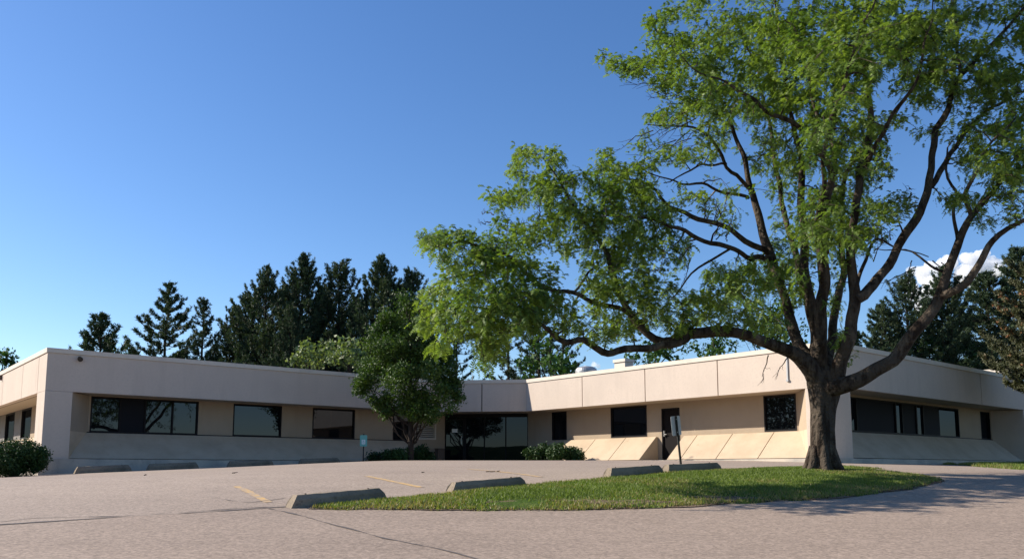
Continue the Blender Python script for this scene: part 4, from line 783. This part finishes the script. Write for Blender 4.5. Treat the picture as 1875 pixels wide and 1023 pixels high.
# ------------------------------------------------------------------ pines
def pine_mesh(H, R_, seed, low=.15, whorl=.75, top_r=.25, up=.35, tuft=.27, dens=1.0, bare_low=0., narrow=1.0, ex=.75):
    g = np.random.default_rng(seed); W = Wood(); TP = []; TD = []; TS = []
    n = 14; q = np.linspace(0, 1, n); P = np.stack([g.normal(0, .05, n).cumsum()*.5, g.normal(0, .05, n).cumsum()*.5, H*q], -1); W.tube(P, .012*H*(1.15-1.1*q)+.02, 8)
    z = H*low
    while z < H*.985:
        f = (z-H*low)/(H*(1-low)); rad = R_*(1-f)**ex*(.6+.4*min(1, f*4+.35))*narrow
        nb = g.integers(4, 7) if f < .9 else 4; a0 = g.random()*6.28
        for k in range(nb):
            if g.random() < bare_low*(1-f): continue
            az = a0+k*6.283/nb+g.normal(0, .25); L = rad*(.45+.65*g.random()) + .2
            tilt = up*(.4+1.5*f)+g.normal(0, .1); c = np.array([np.interp(z, P[:, 2], P[:, 0]), np.interp(z, P[:, 2], P[:, 1]), z]); m = max(5, int(L/.3)+3)
            t = np.linspace(0, 1, m)[:, None]; D = np.array([math.cos(az), math.sin(az), 0]); B_ = c+D*L*t*math.cos(tilt)+np.array([0, 0, 1])*(L*math.sin(tilt)*t-.10*L*np.sin(t*3.14)+.14*L*t**2.5); B_[1:] += g.normal(0, .03, (m-1, 3))
            W.tube(B_, np.linspace(.012+.012*L, .008, m), 5)
            S = np.array([-math.sin(az), math.cos(az), 0])
            st = .28 if L > 1 else .1
            nt_ = int((4+L*7)*dens)
            for _ in range(nt_):
                tt = st+(1-st)*g.random()**.8; i = min(m-2, int(tt*(m-1))); bb = B_[i]+(B_[i+1]-B_[i])*(tt*(m-1)-i); wdt = .30*L*(1.05-tt)+.12; sgn = g.normal(0, .6)
                tip = bb+S*sgn*wdt+D*abs(sgn)*wdt*.45+np.array([0, 0, .08+.10*g.random()+.05*abs(sgn)])
                W.tube(np.array([bb, tip]), [.010, .006], 3); 
                for e in range(2):
                    TP.append(bb+(tip-bb)*(.55+.45*e)+g.normal(0, .03, 3)); TS.append(1-.35*f); TD.append(D*.55+S*sgn*.4+np.array([0, 0, .75]))
        z += whorl*(.7+.5*g.random())*(1-.35*f)
    TP.append(P[-1]); TD.append([0, 0, 1]); TS.append(.8); TS = np.array(TS)[:, None, None]; TP = np.array(TP); TD = np.array(TD, float); n = len(TP); K = 9; TD /= np.linalg.norm(TD, axis=1)[:, None]
    d = TD[:, None]*.75+g.normal(0, .62, (n, K, 3)); d /= np.linalg.norm(d, axis=2)[..., None]; L = TS*tuft*(.6+.6*g.random((n, K, 1))); s = np.cross(d, g.normal(0, 1, (n, K, 3))); s /= np.linalg.norm(s, axis=2)[..., None]; b = TP[:, None]+g.normal(0, .03, (n, K, 3)); w_ = .022+.012*g.random((n, K, 1))
    V = np.stack([b-s*w_, b+s*w_, b+d*L], 2).reshape(-1, 3); i = np.arange(n*K)*3; T = np.repeat(np.clip(g.random(n)*.6+.5*vnoise(TP, .7, seed % 9)-.05, 0, 1), K*3)
    return W, V, np.stack([i, i+1, i+2], -1), T
protos = {}
def pine(kind, px, topy, Y, label, rz=0, name='pine_tree', group='dark pines standing behind the building', material='pine', H0=None, sx=1.0, z=None, **kw):
    H, args = PK[kind]
    top = at(px, topy, Y); base_z = 1.7 if z is None else z; s = (top[2]-base_z)/H
    if (kind, material) not in protos:
        W, V, F_, T = pine_mesh(H, **args); tr = W.build('trunk', M['bark2'], None); cr = np_obj('crown', V, F_, M[material], None, tint=T); protos[(kind, material)] = (tr.data, cr.data)
        bpy.data.objects.remove(tr); bpy.data.objects.remove(cr)
    tm, cm = protos[(kind, material)]; e = empty(name, (top[0], Y, base_z), rz, label=label, cat='tree', group=group); e.scale = (s*sx, s*sx, s)
    for nm, me in (('trunk', tm), ('crown', cm)):
        o = bpy.data.objects.new(nm, me); o.parent = e; C.objects.link(o)
    return e
PK = {'open': (13, dict(R_=5.2, seed=11, low=.20, whorl=.9, dens=1.5, up=.30, ex=.85)),
      'small': (8, dict(R_=3.1, seed=5, low=.2, whorl=.7, dens=1.5, up=.5)),
      'thin': (13, dict(R_=2.8, seed=23, low=.25, whorl=.95, dens=1.1, up=.5)),
      'dense': (15, dict(R_=7.5, seed=31, low=.06, whorl=.66, dens=1.35, up=.5, ex=.85)),
      'upr': (15, dict(R_=6.6, seed=47, low=.08, whorl=.62, dens=1.35, up=.65, ex=.8)),
      'upr2': (15, dict(R_=6.2, seed=58, low=.10, whorl=.68, dens=1.3, up=.6, ex=.75)),
      'gap': (14, dict(R_=4.2, seed=66, low=.2, whorl=1.0, dens=1.0, up=.3, bare_low=.4)),
      'spruce': (13, dict(R_=5.2, seed=77, low=.05, whorl=.55, dens=1.7, up=.10)),
      'big': (11, dict(R_=5.4, seed=78, low=.27, whorl=.24, dens=3.6, up=.10, tuft=.17, ex=.55))}
pine('small', 187, 584, 62, 'smallest pine behind the roof, alone at the far left', .4)
pine('open', 306, 524, 62, 'open layered pine with a bare lower trunk, second from the left behind the roof', 1.0, sx=1.05)
pine('thin', 372, 546, 60, 'slender pine with thin branches between the layered pine and the dense group', 2.0)
pine('dense', 487, 492, 60, 'wide dense pine forming the left edge of the dark group', .3, sx=.92)
pine('dense', 432, 560, 64, 'shorter wide pine half behind the left edge of the dark group', 3.0, sx=.9)
pine('upr', 563, 474, 61, 'tall pine with an upright pointed top, second in the dark group', .9, sx=.95)
pine('upr2', 620, 482, 62, 'tall pine with a rounded feathery top, third in the dark group', 2.2, sx=1.05)
pine('upr', 694, 476, 60, 'tall ragged topped pine, fourth in the dark group', 3.4, sx=.95)
pine('upr2', 757, 497, 60, 'narrow pine rising just behind the dense round tree', 5.0)
pine('dense', 655, 545, 66, 'lower pine filling the gap at the back of the dark group', 5.5, sx=.8)
pine('dense', 535, 560, 57, 'bushy pine low in front of the dark group', 4.2, sx=.75)
pine('dense', 520, 520, 66, 'broad pine at the back between the first two tall tops of the dark group', 1.4, sx=.9)
pine('dense', 598, 520, 67, 'broad pine at the back between the second and third tall tops', 2.6, sx=.85)
pine('dense', 725, 525, 67, 'broad pine at the back between the ragged top and the narrow pine', .8, sx=.85)
pine('upr2', 455, 540, 63, 'shorter pine leaning into the left side of the dark group', 4.4)
pine('gap', 838, 560, 58, 'thin gappy pine behind the dense round tree, against blue sky', .2)
pine('gap', 932, 545, 56, 'bare stemmed pine seen under the hanging locust leaves', 1.7)
pine('thin', 985, 545, 55, 'greyish pine with a twin stem look above the entrance roof', 2.9, sx=1.25)
pine('gap', 1028, 575, 54, 'gappy pine above the roof just left of the exhaust fan', 4.1)
pine('upr2', 1655, 505, 59, 'upright dark pine behind the right wing, left of the cloud', 1.2, sx=1.1)
pine('spruce', 1610, 560, 58, 'dark conifer just right of the locust stems behind the roof', .3, sx=.9)
pine('upr', 1722, 495, 60, 'pointed dark pine in front of the white cloud', 3.3, sx=1.1)
pine('spruce', 1800, 500, 62, 'broad dark conifer behind the right wing, half behind the browning spruce', 2.0, sx=1.1)
pine('spruce', 1868, 455, 63, 'dark conifer at the right edge rising directly behind the browning spruce', 3.7, sx=.95)
pine('spruce', 1560, 600, 56, 'low conifer behind the roof between the locust stems', 4.2, sx=1.1)
pine('big', 1978, 400, 31, 'large browning spruce at the right edge reaching in front of the wall', 1.1, name='spruce_tree', group=None, material='brownpine', sx=.86, z=1.6)
# broadleaf trees beyond the roof
def bgt(pts, Y, mt, label, n_per=150, size=.28, sub=5, tr=.15, grp='leafy trees behind the building'):
    cl = px_clumps(pts, Y, 1.0, .8, sub); c = np.mean([q[:2] for q in cl], 0)
    broad_tree('broadleaf_tree', (c[0], c[1], 1.7), cl, mt, n_per, size, label, group=grp, trunk_r=tr)
bgt([(560, 650, 30, 22), (590, 640, 34, 24), (540, 665, 20, 14), (585, 665, 40, 16)], 50, 'pale', 'pale green feathery tree low behind the left roof edge')
bgt([(640, 645, 26, 28), (622, 660, 26, 20), (655, 670, 22, 20)], 49, 'pale', 'greyish green tree touching the left side of the dense round tree')
bgt([(1000, 650, 34, 26), (1035, 662, 26, 20), (965, 670, 26, 18), (1010, 680, 45, 16)], 47, 'broad', 'dark leafy tree above the entrance roof, left of the exhaust fan')
bgt([(1190, 640, 34, 22), (1230, 635, 34, 24), (1170, 660, 30, 14), (1215, 655, 50, 14)], 52, 'broad', 'leafy tree behind the flue housing on the right wing')
bgt([(1290, 632, 34, 22), (1330, 628, 34, 20), (1300, 648, 50, 12)], 55, 'broad', 'leafy tree behind the right wing under the low locust limb')
bgt([(1400, 600, 30, 26), (1430, 580, 34, 34), (1380, 622, 30, 16), (1440, 620, 40, 22)], 54, 'broad', 'taller leafy tree behind the roof corner left of the locust trunk')
bgt([(1690, 640, 40, 24), (1740, 650, 40, 22), (1650, 625, 34, 22), (1775, 652, 28, 18)], 60, 'broad', 'leafy shrubby tree hanging over the right parapet')
bgt([(10, 655, 22, 14), (22, 662, 18, 12), (-12, 658, 26, 20)], 58, 'broad', 'leafy tree beyond the roof at the far left edge', grp=None)
bgt([(240, 648, 60, 4), (330, 655, 40, 4)], 75, 'broad', 'low distant hedge line peeping over the left roof', n_per=200, grp=None)
# trees just outside the picture that shade and mirror in the glass
pine('open', 2680, 300, 24, 'open pine right of the picture, mirrored in the left wing windows', .5, group='trees beside the view', z=1.2)
for i, (x_, y_, hh) in enumerate([(-47, 8, 8.5), (-49, 15, 10), (-47, 22, 9.5), (-50, 30, 10.5), (-46, 38, 9), (-49, 47, 9.5)]):
    zb = wz((x_, y_)); cl = [(x_+rng.normal(0, 1.7), y_+rng.normal(0, 2.2), zb+1.8+(hh-2.6)*rng.random(), 1.7, 1.9, 1.5) for k in range(20)]
    broad_tree('broadleaf_tree', (x_, y_, zb), cl, 'broad', 110, .34, ['nearest of the leafy trees left of the lot', 'second nearest leafy tree left of the lot, taller than the nearest', 'third nearest leafy tree in the row left of the lot', 'leafy tree left of the lot, tallest of its row, level with the round shrub', 'fifth leafy tree in the row left of the lot', 'farthest of the leafy trees left of the lot'][i], group='leafy trees left of the lot', trunk_r=.2)

# ------------------------------------------------------------------ clouds
cm = bpy.data.materials.new('cloud_vapour'); cm.use_nodes = True; cn = cm.node_tree.nodes; cn.remove(cn['Principled BSDF'])
pv = cn.new('ShaderNodeVolumePrincipled'); pv.inputs['Color'].default_value = (.99, .99, 1, 1); pv.inputs['Density'].default_value = .05; pv.inputs['Anisotropy'].default_value = .1
cm.node_tree.links.new(pv.outputs[0], cn['Material Output'].inputs['Volume']); scene.cycles.volume_bounces = 8
def cloud(name, blobs, Y, label, seed):
    from mathutils import Matrix
    g = np.random.default_rng(seed); bm = bmesh.new(); s = Y/FPX
    for (a, b, r) in blobs:
        for k in range(5):
            c = at(a+g.normal(0, r*.45), b+g.normal(0, r*.25), Y+g.normal(0, r*.5*s)); rr = r*s*(.45+.3*g.random())
            bmesh.ops.create_icosphere(bm, subdivisions=3, radius=rr, matrix=Matrix.Translation(c))
    o = bm_obj(name, bm, cm, smooth=True); m = o.modifiers.new('merge', 'REMESH'); m.mode = 'VOXEL'; m.voxel_size = s*1.6; m.use_smooth_shade = True
    for sc, st in ((s*14, s*9), (s*5, s*4)):
        t = bpy.data.textures.new('puffs', 'CLOUDS'); t.noise_scale = sc; t.noise_depth = 3; d = o.modifiers.new('puff', 'DISPLACE'); d.texture = t; d.strength = st; d.texture_coords = 'GLOBAL'
    return props(o, label, 'cloud')
cloud('cloud', [(1668, 525, 16), (1690, 505, 18), (1712, 492, 18), (1740, 482, 18), (1770, 474, 18), (1795, 465, 14), (1680, 540, 18), (1720, 520, 26), (1770, 505, 28), (1815, 490, 26), (1700, 550, 24)], 2600, 'white cumulus cloud rising behind the conifers on the right', 1)
cloud('cloud', [(1088, 668, 9), (1078, 678, 9), (1100, 680, 9)], 2600, 'small white cloud low above the exhaust fan', 2)
